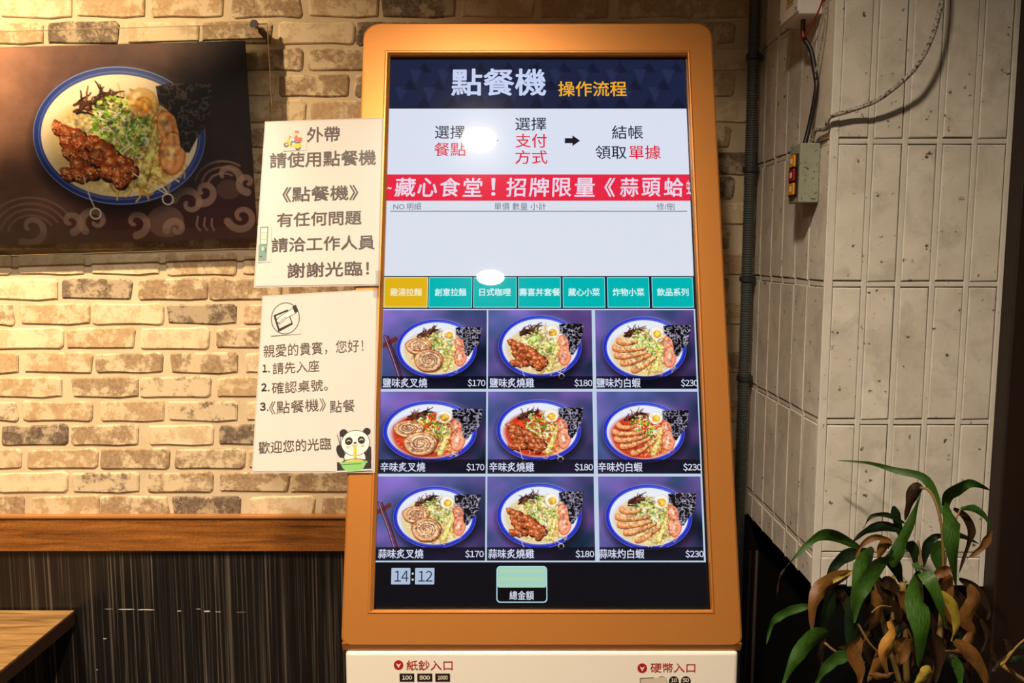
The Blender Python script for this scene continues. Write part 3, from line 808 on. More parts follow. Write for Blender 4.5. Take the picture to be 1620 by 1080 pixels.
# white pedestal below the head
kb = K.p(0, KH, 0)
PYF = kb.y + .004
bm = bmesh.new()
lip = [(kb.y + .001, kb.z + .002), (kb.y + .007, kb.z - .012), (BACK - .01, kb.z - .012), (BACK - .01, kb.z + .002)]
vs = []
for sx in (-.262, .354):
    vs += [bm.verts.new((sx, y, z)) for y, z in lip]
for i in range(4): bm.faces.new((vs[i], vs[(i + 1) % 4], vs[4 + (i + 1) % 4], vs[4 + i]))
bm.faces.new(vs[:4]); bm.faces.new(vs[4:]); bmesh.ops.recalc_face_normals(bm, faces=bm.faces)
bm_obj('lower_lip', bm, M['copper'], ks)
ped = box('pedestal', (-.258, PYF, .04), (.350, BACK - .02, kb.z - .0125), M['white_body'], ks, bev=.006, seg=3)
box('foot_plate', (-.27, PYF - .02, 0), (.362, BACK, .04), M['black'], ks, bev=.004)
FP = Plane((0, PYF - .0004, 0), (1, 0, 0), (0, 0, -1))
IR, IB, IW = M['ink_red'], M['ink_black'], M['ink_white']


def arrow_badge(cx, cy, r):
    flat('arrow_badge', FP, disc_pts(cx, cy, r), IR, ped)
    flat('arrow_mark', FP, [(cx - 4.2, cy - 3), (cx, cy - .6), (cx + 4.2, cy - 3), (cx + .3, cy + 4.6), (cx - .3, cy + 4.6)], IW, ped, .0003)


arrow_badge(630.5, 1051.5, 7.6); letters('紙鈔入口', FP, 643, 1044, 716, 1060, IR, ped, .008)
arrow_badge(1016, 1056.5, 7.6); letters('硬幣入口', FP, 1029, 1048.5, 1100, 1063.5, IR, ped, .008)
for (a, b, s_) in ((632, 655.5, '100'), (660, 684, '500'), (688.5, 712, '1000')):
    slab('note_tag', FP, a, 1065, b, 1077.5, IB, ped, .0002); letters(s_, FP, a + 3.5, 1068, b - 3.5, 1074.5, IW, ped, .03, .0004)
for (cx, s_) in ((1066, '10'), (1085, '50')):
    flat('coin_tag', FP, disc_pts(cx, 1077, 7.8), IB, ped, .0002); letters(s_, FP, cx - 5, 1072, cx + 5, 1078.5, IW, ped, .03, .0004)
M['tape'] = plain('worn_tape', (206, 190, 166), .3); M['coin_grey'] = plain('faded_coin_print', (150, 142, 128), .5)
flat('coin_tag', FP, disc_pts(1047, 1077, 8.2), M['coin_grey'], ped, .0002)
slab('tape_patch', FP, 1012, 1071, 1054, 1100, M['tape'], ped, .0003, .0002)
flat('sticker_outline', FP, [(1012, 1072), (1034, 1070.5), (1034, 1071.6), (1013.2, 1073), (1014.2, 1092), (1013.2, 1092)], plain('pencil_line', (96, 84, 84), .6), ped, .0006)

# ---- the screen
S = K.up(-.0125)
scr = slab('screen', K.up(-.0128), 617, 86, 1126, 965, M['gasket'], ks, 0, .001)
H1, H2, H3, H4, H5 = .0003, .0006, .0010, .0013, .0016
WHITE = (224, 231, 247); NAVY = (30, 38, 70); LAV = (222, 228, 250)
slab('display_backlight', S, 618.5, 94.5, 1119, 957, G((9, 9, 17)), scr, H1 - .0001, .0001)
u0, v0 = S.px(618.5, 94.6); u1, v1 = S.px(1119.5, 957)
def band(name, ya, yb, col, h=H1, xa=None, xb=None):
    va = S.px(850, ya)[1]; vb = S.px(850, yb)[1]
    return plate(name, S, u0, va, u1, vb, G(col), scr, h, .0001)
# header with its faint triangles
hb = band('header_band', 94.6, 172, (30, 37, 66))
va = S.px(850, 95)[1]; vb = S.px(850, 172)[1]; W_ = u1 - u0; vs = []; fs = []
for r in range(3):
    for k in range(11):
        s_ = W_ / 10.5; cx = u0 + s_ * (k + .5 * (r % 2)) + .01; ty = va + (vb - va) * (.04 + .36 * r); h_ = (vb - va) * .22
        if cx - s_ * .27 < u0 or cx + s_ * .27 > u1 or ty + h_ > vb: continue
        b = len(vs); vs += [S.p(cx, ty, H2), S.p(cx + s_ * .27, ty + h_, H2), S.p(cx - s_ * .27, ty + h_, H2)]; fs.append((b, b + 1, b + 2))
mesh('header_pattern', vs, fs, G((23, 28, 52)), scr); vs = []; fs = []
for r in range(2):
    for k in range(10):
        s_ = W_ / 10.5; cx = u0 + s_ * (k + .9 - .5 * (r % 2)); ty = va + (vb - va) * (.2 + .36 * r); h_ = (vb - va) * .3
        if cx - s_ * .3 < u0 or cx + s_ * .3 > u1: continue
        b = len(vs); vs += [S.p(cx, ty + h_, H2), S.p(cx + s_ * .24, ty, H2), S.p(cx - s_ * .24, ty, H2)]; fs.append((b, b + 1, b + 2))
mesh('header_pattern', vs, fs, G((38, 47, 80)), scr)
letters('點餐機', S, 714, 109, 864, 152, G((206, 218, 252)), scr, .02, H4)
letters('操作流程', S, 883, 129, 991, 153, G((246, 178, 46)), scr, .013, H4)
band('steps_panel', 172, 276, WHITE)
DK = G((28, 32, 66)); RD = G((226, 24, 54))
for (s_, a, b, c, d, m) in (('選擇', 688, 199, 735, 220, DK), ('餐點', 687, 226, 737, 247.5, RD), ('選擇', 815, 186, 864, 207, DK), ('支付', 815.5, 212, 865, 234, RD), ('方式', 815, 238, 866, 260, RD),
                            ('結帳', 968, 199, 1017, 220.5, DK), ('領取', 942, 230.5, 991, 252, DK), ('單據', 995, 230.5, 1045, 252, RD)):
    letters(s_, S, a, b, c, d, m, scr, .006, H4)
for (x, y) in ((765, 223), (893.5, 223)):
    flat('arrow_mark', S, [(x, y - 4), (x + 12, y - 4), (x + 12, y - 8.5), (x + 24, y), (x + 12, y + 8.5), (x + 12, y + 4), (x, y + 4)], G((30, 28, 40)), scr, H4)
band('ticker_band', 276, 317.5, (238, 42, 72), H2)
TX = G((244, 222, 240))
for ch, a, b in (('藏', 625, 658), ('心', 661, 692), ('食', 696, 728), ('堂', 733, 763), ('招', 801, 832), ('牌', 837, 869), ('限', 874, 904), ('量', 909, 941), ('《', 956, 973), ('蒜', 981, 1010), ('頭', 1015, 1045), ('蛤', 1050, 1081)):
    letters(ch, S, a, 281.5, b, 311.5, TX, scr, .016, H4, skew=.05)
letters('！', S, 777, 282, 784, 310, TX, scr, .016, H4); letters('~', S, 613.5, 296, 619.5, 300, TX, scr, .01, H4); letters('虫', S, 1085.5, 285, 1092.5, 309, TX, scr, .01, H4)
band('order_panel', 317.5, 436.5, (226, 232, 244))
GR = G((92, 100, 128))
letters('NO.明細', S, 622.5, 321.5, 666, 332.5, GR, scr, 0, H4); letters('單價 數量 小計', S, 782, 321, 863.5, 332.5, GR, scr, 0, H4); letters('修/刪', S, 1038.5, 321.5, 1066.5, 332.5, GR, scr, 0, H4)
slab('rule_line', S, 617, 333.8, 1087, 335, G((110, 126, 160)), scr, H3, .0001)
band('button_bar', 436.5, 489, (22, 26, 48))
bx = [607.2, 677.5, 748, 818.5, 888.8, 959, 1029.2, 1099]
for i, s_ in enumerate(('雞湯拉麵', '創意拉麵', '日式咖哩', '壽喜丼套餐', '藏心小菜', '炸物小菜', '飲品系列')):
    a, b = bx[i] + 1.2, bx[i + 1] - 1.2
    slab('category_button', S, a, 438.5, b, 486.5, G((236, 240, 190) if i == 0 else (150, 232, 232)), scr, H2, .0001)
    slab('category_button_face', S, a + 1, 439.6, b - 1, 485.4, G((232, 184, 24) if i == 0 else (0, 186, 184)), scr, H3, .0001)
    w_ = 50 if len(s_) == 4 else 65; m_ = (a + b) / 2
    letters(s_, S, m_ - w_ / 2, 456, m_ + w_ / 2, 468.5, G((214, 248, 248) if i else (250, 240, 200)), scr, .022, H4)
va = S.px(850, 488.6)[1]; vb = S.px(850, 889)[1]
plate('menu_border', S, u0, va, u1, vb, G((196, 214, 236)), scr, H1 + .0001, .0001)
ROWS = [((490.5, 615), (607, 769.5), (772.5, 938), (941, 1102.5), 595.5), ((619.5, 749), (602, 768.5), (772, 939.5), (943.5, 1108.5), 727), ((753.5, 886.5), (597.5, 767.5), (771, 941.5), (946, 1113.5), 865)]
BOWLS = {0: ((629, 754, 505, 598), (789, 921, 499, 598), (953, 1088, 501, 601)), 1: ((608, 754, 634, 731), (786, 920, 632, 729), (953, 1085, 636, 732)), 2: ((624, 753, 769, 867), (787, 921, 764, 867), (957, 1097, 766, 870))}
NAMES = (('鹽味炙叉燒', '鹽味炙燒雞', '鹽味灼白蝦'), ('辛味炙叉燒', '辛味炙燒雞', '辛味灼白蝦'), ('蒜味炙叉燒', '蒜味炙燒雞', '蒜味灼白蝦'))
PR = ('$170', '$180', '$230')
NPOS = (((605.5, 676), (774.5, 845), (943.5, 1013)), ((602, 673), (774, 845), (946, 1016)), ((598.5, 670), (772.5, 845), (947.5, 1019)))
PPOS = (((740, 768), (908.5, 937), (1077, 1104)), ((738, 766.5), (909, 938), (1080.5, 1109.5)), ((736, 765.5), (910.5, 940), (1084, 1113)))
TY = ((598, 613), (731, 746), (868, 883))
for r in range(3):
    (ya, yb), cap = ROWS[r][0], ROWS[r][4]
    for c in range(3):
        xa, xb = ROWS[r][c + 1]
        A = Art(xb - xa, yb - ya, 216, 168, (84, 82, 128))
        n1 = A.noise(3, 10 * r + c, 3)[..., None]; n2 = A.noise(4, 77 + 10 * r + c, 2)[..., None]
        gx = (A.X / A.w)[..., None]; gy = (A.Y / A.h)[..., None]
        A.c[:] = np.array((92, 88, 142)) * (1.25 - .45 * gx - .35 * gy + .5 * (n1 - .5)) + np.array((40, 10, 30)) * (n2 - .5) * 2
        if c == 0 and r != 1:
            A.line([(-2, 58), (8, 54), (20, 46)], 7, (110, 50, 34)); A.line([(3, 42), (18, 80), (33, 124)], 3.6, (44, 18, 26)); A.line([(3, 42), (18, 80), (33, 124)], 1.4, (196, 140, 150)); A.line([(8, 42), (24, 84), (38, 124)], 2.6, (90, 36, 44))
        b = BOWLS[r][c]; bw = (b[1] - b[0]) / 2; bh = (b[3] - b[2]) / 2
        bowl(A, (b[0] + b[1]) / 2 - xa, (b[2] + b[3]) / 2 - ya, bw, bh, ('chashu', 'chicken', 'shrimp')[c], r == 1, rim=(34, 46, 168), cream=(226, 230, 246), seed=3 + c * 5 + r, fine=.8)
        A.c[:] = (A.c - 120) * 1.08 + 122; A.c[..., 2] += 6
        m = (A.Y > cap - ya); A.c[m] = A.c[m] * .28 + np.array((6, 5, 14))
        a0, b0 = S.px(xa, ya); a1, b1 = S.px(xb, yb)
        A.mesh('menu_picture', S, a0, b0, a1, b1, M['art_screen'], scr, H3)
        letters(NAMES[r][c], S, NPOS[r][c][0], TY[r][0], NPOS[r][c][1], TY[r][1], G(LAV), scr, .012, H5)
        letters(PR[c], S, PPOS[r][c][0], TY[r][0] + 1.2, PPOS[r][c][1], TY[r][1] - .6, G(LAV), scr, .012, H5)
for (a, b, s_) in ((619.5, 649, '14'), (657, 687, '12')):
    slab('clock_tile', S, a, 898, b, 924, G((178, 196, 222)), scr, H3, .0001, .0012); letters(s_, S, a + 3.5, 902.5, b - 2.5, 919.5, G((36, 36, 52)), scr, 0, H5)
for y in (907, 916.5): flat('clock_dot', S, disc_pts(653, y, 1.7, n=12), G((214, 222, 240)), scr, H3)
A0 = S.px(785.5, 895); A1 = S.px(866, 953)
plate('total_box', S, *A0, *A1, G((180, 226, 236)), scr, H2, .0001, .006)
B0 = (A0[0] + .0016, A0[1] + .0016); B1 = (A1[0] - .0016, A1[1] - .0016)
plate('total_box_face', S, *B0, *B1, G((4, 4, 10)), scr, H3, .0001, .005)
A = Art(1, 1, 24, 24, (170, 214, 190)); A.c[:] += (np.sin(A.Y * 14) * 8)[..., None] * np.array((1, .3, -1.5))
vm = S.px(826, 929)[1]
tb = plate('total_box_top', S, B0[0], B0[1], B1[0], vm, G((166, 212, 190)), scr, H3 + .0001, .0001, .0035)
A.mesh('total_box_gradient', S, B0[0] + .002, B0[1] + .0022, B1[0] - .002, vm - .0008, M['art_screen'], scr, H3 + .0003)
letters('總金額', S, 806, 934, 844.5, 948.5, G((226, 232, 250)), scr, .008, H5)
slab('cover_glass', K, 617, 86, 1126, 965, M['glass'], ks, -.0085, .00001)

# ------------------------------------------------------------------ paper signs taped to the kiosk's left rim
def sign(TL, TR, BR, BL, lift, label, bulge, zoff=0):
    ax = K.w(*TR) - K.w(*TL); ax.normalize(); ay = K.n.cross(ax).normalized()
    if ay.z > 0: ay = -ay
    P = Plane(K.w(*TL) + K.n * lift, ax, ay); P.n = K.n.copy()
    q = [P.px(*v) for v in (TL, TR, BR, BL)]; th = .0006
    t = thing('paper_sign', K.w(*BL), label, 'sign', 'laminated paper signs on the kiosk rim')
    wd = q[1][0] - q[0][0]; hg = q[3][1]
    fn = lambda u, v: bulge(u / wd, v / hg)
    nx, ny = 16, 22
    def sheet(name, ins, h, mat):
        vs = []; fs = []
        for lay in (0, 1):
            for j in range(ny + 1):
                for i in range(nx + 1):
                    a = ins + (1 - 2 * ins) * i / nx; b = ins * .7 + (1 - 1.4 * ins) * j / ny
                    u = (q[0][0] * (1 - a) + q[1][0] * a) * (1 - b) + (q[3][0] * (1 - a) + q[2][0] * a) * b
                    v = (q[0][1] * (1 - a) + q[1][1] * a) * (1 - b) + (q[3][1] * (1 - a) + q[2][1] * a) * b
                    vs.append(P.p(u, v, fn(u, v) + h - lay * .0003))
        n = (nx + 1) * (ny + 1)
        for j in range(ny):
            for i in range(nx):
                a = j * (nx + 1) + i; f = (a, a + 1, a + nx + 2, a + nx + 1); fs += [f, tuple(n + k for k in f[::-1])]
        rim = [i for i in range(nx)] + [(j * (nx + 1) + nx) for j in range(ny)] + [ny * (nx + 1) + nx - i for i in range(nx)] + [(ny - j) * (nx + 1) for j in range(ny)]
        fs += [(rim[i], n + rim[i], n + rim[(i + 1) % len(rim)], rim[(i + 1) % len(rim)]) for i in range(len(rim))]
        return mesh(name, vs, fs, mat, t)
    sheet('laminate_film', 0, -.0004, M['film']); sheet('paper', .012, .0003, M['paper'])
    return t, P, fn


s1, P1, f1 = sign((419, 192), (607, 186), (600, 452), (401, 455), .0035, 'upper laminated takeaway notice with scooter picture on kiosk edge', lambda a, b: .0012 * math.sin(max(0, min(1, a)) * math.pi))
INK = M['ink']
for (s_, a, b, c, d) in (('外帶', 486, 201, 538, 225), ('請使用點餐機', 427, 239.5, 595, 264), ('《點餐機》', 447, 294.5, 567, 318.5), ('有任何問題', 438, 335, 572, 357.5), ('請洽工作人員', 430, 374, 593, 397), ('謝謝光臨！', 455, 414.5, 584, 438)):
    letters(s_, P1, a, b, c, d, INK, s1, .016, .0008, f1)


def picture(P, x0, y0, x1, y1, nx, draw, parent, fn, bg=(198, 191, 182), name='picture'):
    A = Art(x1 - x0, y1 - y0, nx, int(nx * (y1 - y0) / (x1 - x0)), bg); draw(A)
    a = P.px(x0, (y0 + y1) / 2)[0]; b = P.px(x1, (y0 + y1) / 2)[0]; c = P.px((x0 + x1) / 2, y0)[1]; d = P.px((x0 + x1) / 2, y1)[1]
    return A.mesh(name, P, a, c, b, d, M['art_print'], parent, .0009 + max(fn(a, c), fn(b, d), fn((a + b) / 2, (c + d) / 2)) )


def scooter(A):
    Y = (232, 184, 40)
    A.ell(6, 24, 4.2, 4.2, (70, 56, 50)); A.ell(6, 24, 1.9, 1.9, (200, 190, 170)); A.ell(24, 29, 4.6, 4.6, (70, 56, 50)); A.ell(24, 29, 2, 2, (200, 190, 170))
    A.poly([(3, 22), (8, 15), (11, 17), (13, 24), (19, 25), (21, 21), (29, 22), (31, 28), (20, 30), (10, 28), (8, 21)], Y); A.poly([(19, 20), (28, 20), (28, 22.5), (19, 22.5)], (60, 50, 50))
    A.line([(10, 16), (11, 11.5), (13, 11.5)], 1.4, (120, 90, 50)); A.poly([(24, 13), (31, 14), (30, 21), (24, 20)], (214, 90, 60))
    A.line([(21, 20), (14, 20), (13, 25)], 3, (70, 130, 170)); A.poly([(18, 10), (23, 10), (24, 19), (18, 20)], (206, 84, 70))
    A.line([(19, 11), (14, 14), (12, 13)], 2, (236, 170, 130)); A.line([(19, 10), (16, 5), (17, 2)], 1.8, (236, 180, 140)); A.ell(22, 6.5, 3.1, 3.3, (240, 186, 146)); A.poly([(18.6, 6), (19.5, 2.6), (25, 3), (25.6, 6.4)], (206, 90, 60))
    for k in range(3): A.line([(31 + k, 20 + k * 3), (36, 19 + 3 * k)], .8, (196, 190, 180))


def kiosk_icon(A):
    A.X = A.X + 2.5
    A.poly([(5, 1), (19, 1), (18, 30), (4.5, 30)], (86, 104, 90)); A.poly([(6.6, 3), (17.2, 3), (16.4, 28), (6, 28)], (226, 218, 196))
    for k in range(3): A.line([(8, 10 + 5.5 * k), (16, 10 + 5.5 * k)], 2.4, (196, 190, 130) if k % 2 else (150, 176, 150))
    A.poly([(2.6, 29), (18, 30), (17, 55), (2.5, 55.5)], (110, 140, 126)); A.poly([(8, 33), (12, 33), (12, 38), (8, 38)], (220, 222, 210)); A.poly([(13.5, 35), (16, 35), (16, 42), (13.5, 42)], (50, 60, 60))
    A.line([(6, 48), (9, 48)], 1.6, (50, 60, 60)); A.ell(13.5, 47.5, 1.6, 1.6, (190, 80, 70))
    A.X = A.X - 2.5


picture(P1, 448, 205, 486, 239, 130, scooter, s1, f1, name='scooter_picture')
picture(P1, 408, 358, 429.5, 415, 90, kiosk_icon, s1, f1, name='kiosk_picture')

s2, P2, f2 = sign((415, 468), (598, 457), (593, 748), (398, 748), .0028, 'lower laminated welcome notice with numbered steps and panda, on kiosk edge', lambda a, b: .0012 * math.sin(max(0, min(1, a)) * math.pi) + .02 * max(0, .28 - b) ** 2 * (1 - a))
TH = M['ink_thin']
for (s_, a, b, c, d, m, bo) in (('親愛的貴賓，您好！', 417, 541, 575, 561.5, TH, 0), ('1', 415.5, 576.5, 422.5, 588.5, M['ink_black'], .025), ('．', 424.5, 586.3, 427, 588.8, M['ink_black'], .0), ('請先入座', 431.5, 571.5, 505.5, 590, TH, 0), ('2', 413.5, 606, 422, 618.5, M['ink_black'], .025), ('．', 424, 616.3, 426.5, 618.8, M['ink_black'], .0), ('確認桌號。', 430, 602, 519, 620.5, TH, 0),
                              ('3', 411.5, 636.5, 420.5, 649.5, M['ink_black'], .025), ('．', 422.5, 647.2, 425, 649.7, M['ink_black'], .0), ('《點餐機》', 426, 632.5, 516, 652.5, TH, 0), ('點餐', 522, 632.5, 561.5, 652, TH, 0), ('歡迎您的光臨', 409, 695, 524, 714.5, TH, .003)):
    letters(s_, P2, a, b, c, d, m, s2, bo, .0009, f2)


def touch_icon(A):
    k = (40, 38, 36); A.ell(24, 26, 22, 24.5, (90, 96, 100), ring=1.6)
    A.poly([(5, 20), (28, 12), (36, 36), (13, 47)], k); A.poly([(9, 21.5), (27.5, 15), (33.5, 33.5), (14.5, 41.5)], (198, 191, 182))
    A.line([(13, 29), (20, 24), (30, 19), (38, 15)], 8, k, w2=10); A.line([(13.6, 28.8), (20, 24), (30, 19), (38, 15)], 6.2, (214, 206, 196), w2=8.2); A.line([(15, 33), (23, 26)], 3.6, k); A.line([(15.4, 32.6), (23, 26)], 2, (214, 206, 196))
    A.poly([(35, 8), (41, 5.5), (45, 16), (39, 18.5)], k)


def panda(A):
    k = (46, 42, 42); w = (222, 216, 208)
    A.line([(8, 8), (8, 28)], 1.1, k); A.line([(3.5, 9), (8, 28)], 1.1, k)
    A.poly([(2, 60), (2, 52), (14, 56), (50, 56), (56, 46), (56, 66), (2, 66)], k); A.ell(50, 42, 10, 13, k); A.ell(8, 36, 6, 11, k, -.3); A.ell(30, 48, 17, 14, w); A.ell(31, 46, 18, 12, k, ring=1)
    A.ell(13.5, 7.5, 6.5, 6.5, k); A.ell(50.5, 7, 6, 6, k); A.ell(32, 24, 23, 20.5, k); A.ell(32, 24, 22, 19.6, w)
    A.ell(21.5, 20.5, 6, 6.4, k, .6); A.ell(41.5, 20, 5.6, 6.2, k, -.6); A.line([(18.8, 20.5), (21.5, 18.6), (24.2, 20.5)], 1.1, w); A.line([(38.8, 20), (41.5, 18), (44.2, 20)], 1.1, w)
    A.ell(31.5, 23.8, 2.6, 1.6, k); A.line([(27, 27), (31.5, 28.6), (36, 27)], .9, k); A.ell(20, 30, 3.2, 2, (240, 170, 140)); A.ell(43.5, 29.5, 3.2, 2, (240, 170, 140))
    A.poly([(28, 28), (34.5, 28), (34, 54), (28.5, 54)], (212, 190, 100)); A.line([(31.3, 28), (31.3, 54)], .7, (130, 110, 50)); A.ell(29, 53, 17, 4, (200, 180, 100)); A.ell(29, 53, 17, 4, (70, 60, 40), ring=.9)
    A.poly([(6, 53), (50, 53), (44, 64), (38, 68), (20, 68), (12, 64)], (130, 184, 104)); A.line([(8, 57), (40, 57)], .9, (50, 70, 46))


picture(P2, 428, 478, 476, 530, 150, touch_icon, s2, f2, name='touch_icon')
picture(P2, 531, 677, 587.5, 745.5, 190, panda, s2, f2, name='panda_picture')
# clear tape tabs at the right edge
for i, (x0, y0, x1, y1) in enumerate(((594, 428, 606, 456), (590, 452, 604, 470))):
    a, b = P1.px(x0, y0), P1.px(x1, y1)
    plate('clear_tape', P1, a[0], a[1], b[0], b[1], M['acrylic'], s1, .0016, .0002)

# ------------------------------------------------------------------ food poster behind a clear acrylic sheet
PP = Plane((0, WY - .028, 0), (1, 0, 0), (0, 0, 1))
a = PP.w(-10, 76.5); b = PP.w(388, 64.5); ax = (b - a).normalized(); ay = Vector((0, -1, 0)).cross(ax); ay = -ay if ay.z > 0 else ay
PQ = Plane(b, ax, ay); PQ.n = Vector((0, -1, 0))
po = thing('wall_poster', (b.x - .3, WY, b.z - .42), 'ramen bowl poster behind clear acrylic sheet on brick wall', 'poster')
x0p = -130
A = Art(392 - x0p, 316, 560, 340, (90, 60, 50))
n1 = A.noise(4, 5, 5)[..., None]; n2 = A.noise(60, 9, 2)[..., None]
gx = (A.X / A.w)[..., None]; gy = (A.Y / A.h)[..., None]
dark = np.array((44, 26, 26)); glare_haze = np.array((172, 126, 100))
m = np.clip(1.1 - 1.2 * gx + .9 * (n1 - .5) + .1 * (n2 - .5), 0, 1); A.c[:] = glare_haze * m + dark * (1 - m)  # paler towards the left: lamp glare on the acrylic, painted into the print
m = np.clip((gx - .35) * 2, 0, 1) * np.clip((gy - .55) * 2.6, 0, 1) * .6; A.c[:] = A.c * (1 - m) + np.array((92, 26, 24)) * m
WV = (184, 148, 126)
def X(x): return x * .4074 - x0p
def Yv(y): return y * .4074 - 66
for (cx, cy, r, a0, fl, tr) in ((760, 745, 52, 2.6, 1, .9), (700, 790, 62, 3.4, -1, 1.0), (905, 850, 60, 2.2, 1, 1.1), (480, 860, 56, 2.2, 1, .9), (640, 890, 40, 3.0, -1, 1.0), (935, 715, 40, 1.0, -1, .9), (850, 690, 60, 3.3, 1, .5), (320, 850, 60, 2.4, -1, 1.0), (60, 870, 70, 2.8, 1, .9), (220, 850, 46, 2.0, 1, .9)):
    A.line(spiral(X(cx), Yv(cy), r * .4074, tr, a0, fl, .95, 30, .2), 6.0, WV, .75, 13)
A.ell(X(600), Yv(860), 30, 26, WV, al=.45); A.ell(X(860), Yv(740), 20, 16, WV, al=.3)
for k in range(4): A.line([(X(60 + 95 * math.cos(t) * (1 + .3 * k)), Yv(900 + 80 * math.sin(t) * (1 + .3 * k))) for t in np.linspace(-2.9, -.5, 12)], 3.2, WV, .55)
for k in range(3): A.line([(X(730 + 28 * k), Yv(845 + 5 * k)), (X(722 + 30 * k), Yv(880)), (X(735 + 28 * k), Yv(900))], 3.4, WV, .7)
for k in range(3): A.line([(X(840 + (60 + 26 * k) * math.cos(t)), Yv(720 + (45 + 24 * k) * math.sin(t))) for t in np.linspace(-2.9, -.9, 10)], 3.4, WV, .7)
bowl(A, X(442), Yv(517), 340 * .4074, 271 * .4074, 'poster', False, rim=(44, 62, 128), cream=(240, 222, 190), seed=12, fine=1.9)
m = (A.Y > 296); A.c[m] = A.c[m] * .72 + np.array((150, 118, 90)) * .22
c0 = PQ.px(x0p, 81); c1 = (0.0015, PQ.px(390, 377)[1])
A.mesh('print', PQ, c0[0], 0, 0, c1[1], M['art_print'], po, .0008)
plate('print_backing', PQ, c0[0], 0, 0, c1[1], M['gasket'], po, .0003, .001)
e0 = PQ.px(424, 38); e1 = PQ.px(430, 392)
ar = plate('acrylic_sheet', PQ, c0[0] - .04, e0[1] + .001, e0[0], e1[1], M['acrylic'], po, .0062, .0045)
et = .0007
for (a_, b_, c_, d_) in ((c0[0] - .04, e0[1], e0[0], e0[1] + et), (c0[0] - .04, e1[1] - et, e0[0], e1[1]), (e0[0] - et, e0[1], e0[0], e1[1])):
    plate('acrylic_edge', PQ, a_, b_, c_, d_, M['acrylic_edge'], po, .0064, .0045)
q = PQ.p(*PQ.px(404, 40), 0)
cyl('standoff', (q.x, WY, q.z), (0, -1, 0), .007, .0385, M['chrome'], po, bev=.001)
cyl('standoff_cap', (q.x, q.y - .0065, q.z), (0, -1, 0), .0088, .005, M['chrome'], po, bev=.0012)
q2 = PQ.p(*PQ.px(404, 385), 0)

# ------------------------------------------------------------------ table corner
TX1 = -.981; TZ = .7075; TY0, TY1 = .80, WY - .012
tb_ = thing('dining_table', (-1.45, 1.3, 0), 'wooden table corner against the dark panelled wall at lower left', 'table')
box('tabletop', (-1.95, TY0, TZ - .004), (TX1, TY1, TZ), M['table'], tb_, bev=.0008, seg=1)
box('top_edge_band', (-1.951, TY0 - .001, TZ - .034), (TX1 + .0008, TY1, TZ - .004), M['tableedge'], tb_, bev=.001, seg=1)
for (x, y) in ((-1.09, .90), (-1.09, 1.62), (-1.87, .90), (-1.87, 1.62)):
    box('leg', (x - .025, y - .025, 0), (x + .025, y + .025, TZ - .034), M['black'], tb_, bev=.002)

# ------------------------------------------------------------------ conduit in the corner
cx_, cy_ = .497, WY - .032
vs = []; fs = []; n = 16; z = .05; r0 = .0118; k = 0
zs = []
while z < CEIL - .002:
    zs += [(z, r0), (z + .0022, r0), (z + .0030, r0 - .0016), (z + .0042, r0 - .0016)]; z += .005
for zz, rr in zs: vs += [(cx_ + rr * math.cos(2 * math.pi * i / n), cy_ + rr * math.sin(2 * math.pi * i / n), zz) for i in range(n)]
for j in range(len(zs) - 1): fs += [(j * n + i, j * n + (i + 1) % n, (j + 1) * n + (i + 1) % n, (j + 1) * n + i) for i in range(n)]
ct = thing('conduit_pipe', (cx_, cy_, .05), 'corrugated grey conduit running up the corner beside the pillar', 'conduit')
mesh('corrugated_tube', vs, fs, M['conduit'], ct)
CPl = Plane((0, cy_, 0), (1, 0, 0), (0, 0, 1))
for y in (90, 268, 441, 598):
    z = CPl.w(1182, y).z
    bm = bmesh.new(); bmesh.ops.create_cone(bm, cap_ends=True, segments=20, radius1=.0150, radius2=.0150, depth=.011, matrix=Matrix.Translation((cx_, cy_, z)))
    add_box(bm, (cx_ - .004, cy_, z - .0055), (cx_ + .020, WY, z + .0055), .001, 1); add_box(bm, (cx_ - .004, cy_ + .010, z - .004), (cx_ + .004, WY, z + .004))
    bm_obj('clamp', bm, M['clampm'], ct)

# ------------------------------------------------------------------ boxes and cables on the pillar
FX = PX0                                                     # side face
def side(px, py):                                            # point of the pillar's side face
    d = ray(px, py); return EYE + d * (FX / d.x)
jb_ = thing('junction_box', (FX, 1.45, 1.905), 'white junction box with yellowed label at top of pillar side', 'box')
zb = 1.900
box('housing', (FX - .040, 1.405, zb), (FX - .0005, 1.495, zb + .16), M['boxwhite'], jb_, bev=.0015)
box('lid', (FX - .0425, 1.4035, zb + .004), (FX - .0402, 1.4965, zb + .162), M['boxwhite'], jb_, bev=.0008)
box('printed_label', (FX - .0430, 1.425, zb + .022), (FX - .0426, 1.462, zb + .06), M['label'], jb_)
bm = bmesh.new()
for k in range(5): add_box(bm, (FX - .0432, 1.429, zb + .028 + .006 * k), (FX - .0431, 1.452 + .002 * (k % 3), zb + .0295 + .006 * k))
bm_obj('label_print', bm, M['tableedge'], jb_)
for (y, z) in ((1.41, zb + .010), (1.49, zb + .010)): cyl('screw', (FX - .0426, y, z), (-1, 0, 0), .003, .0015, M['chrome'], jb_, 12, .0004)
tk = tag(box('cable_trunking', (FX - .012, 1.360, 1.935), (FX - .0005, 1.383, CEIL), M['boxwhite'], None, bev=.001), 'slim white cable trunking on pillar corner beside junction box', 'trunking')
tag(tube('red_wire', [(FX - .008, 1.375, 1.935), (FX - .012, 1.385, 1.905), (FX - .018, 1.41, 1.88), (FX - .022, 1.432, 1.868), (FX - .022, 1.436, 1.900)], .0016, M['wire_red'], n=8), 'thin red wire looping from trunking to junction box', 'wire')
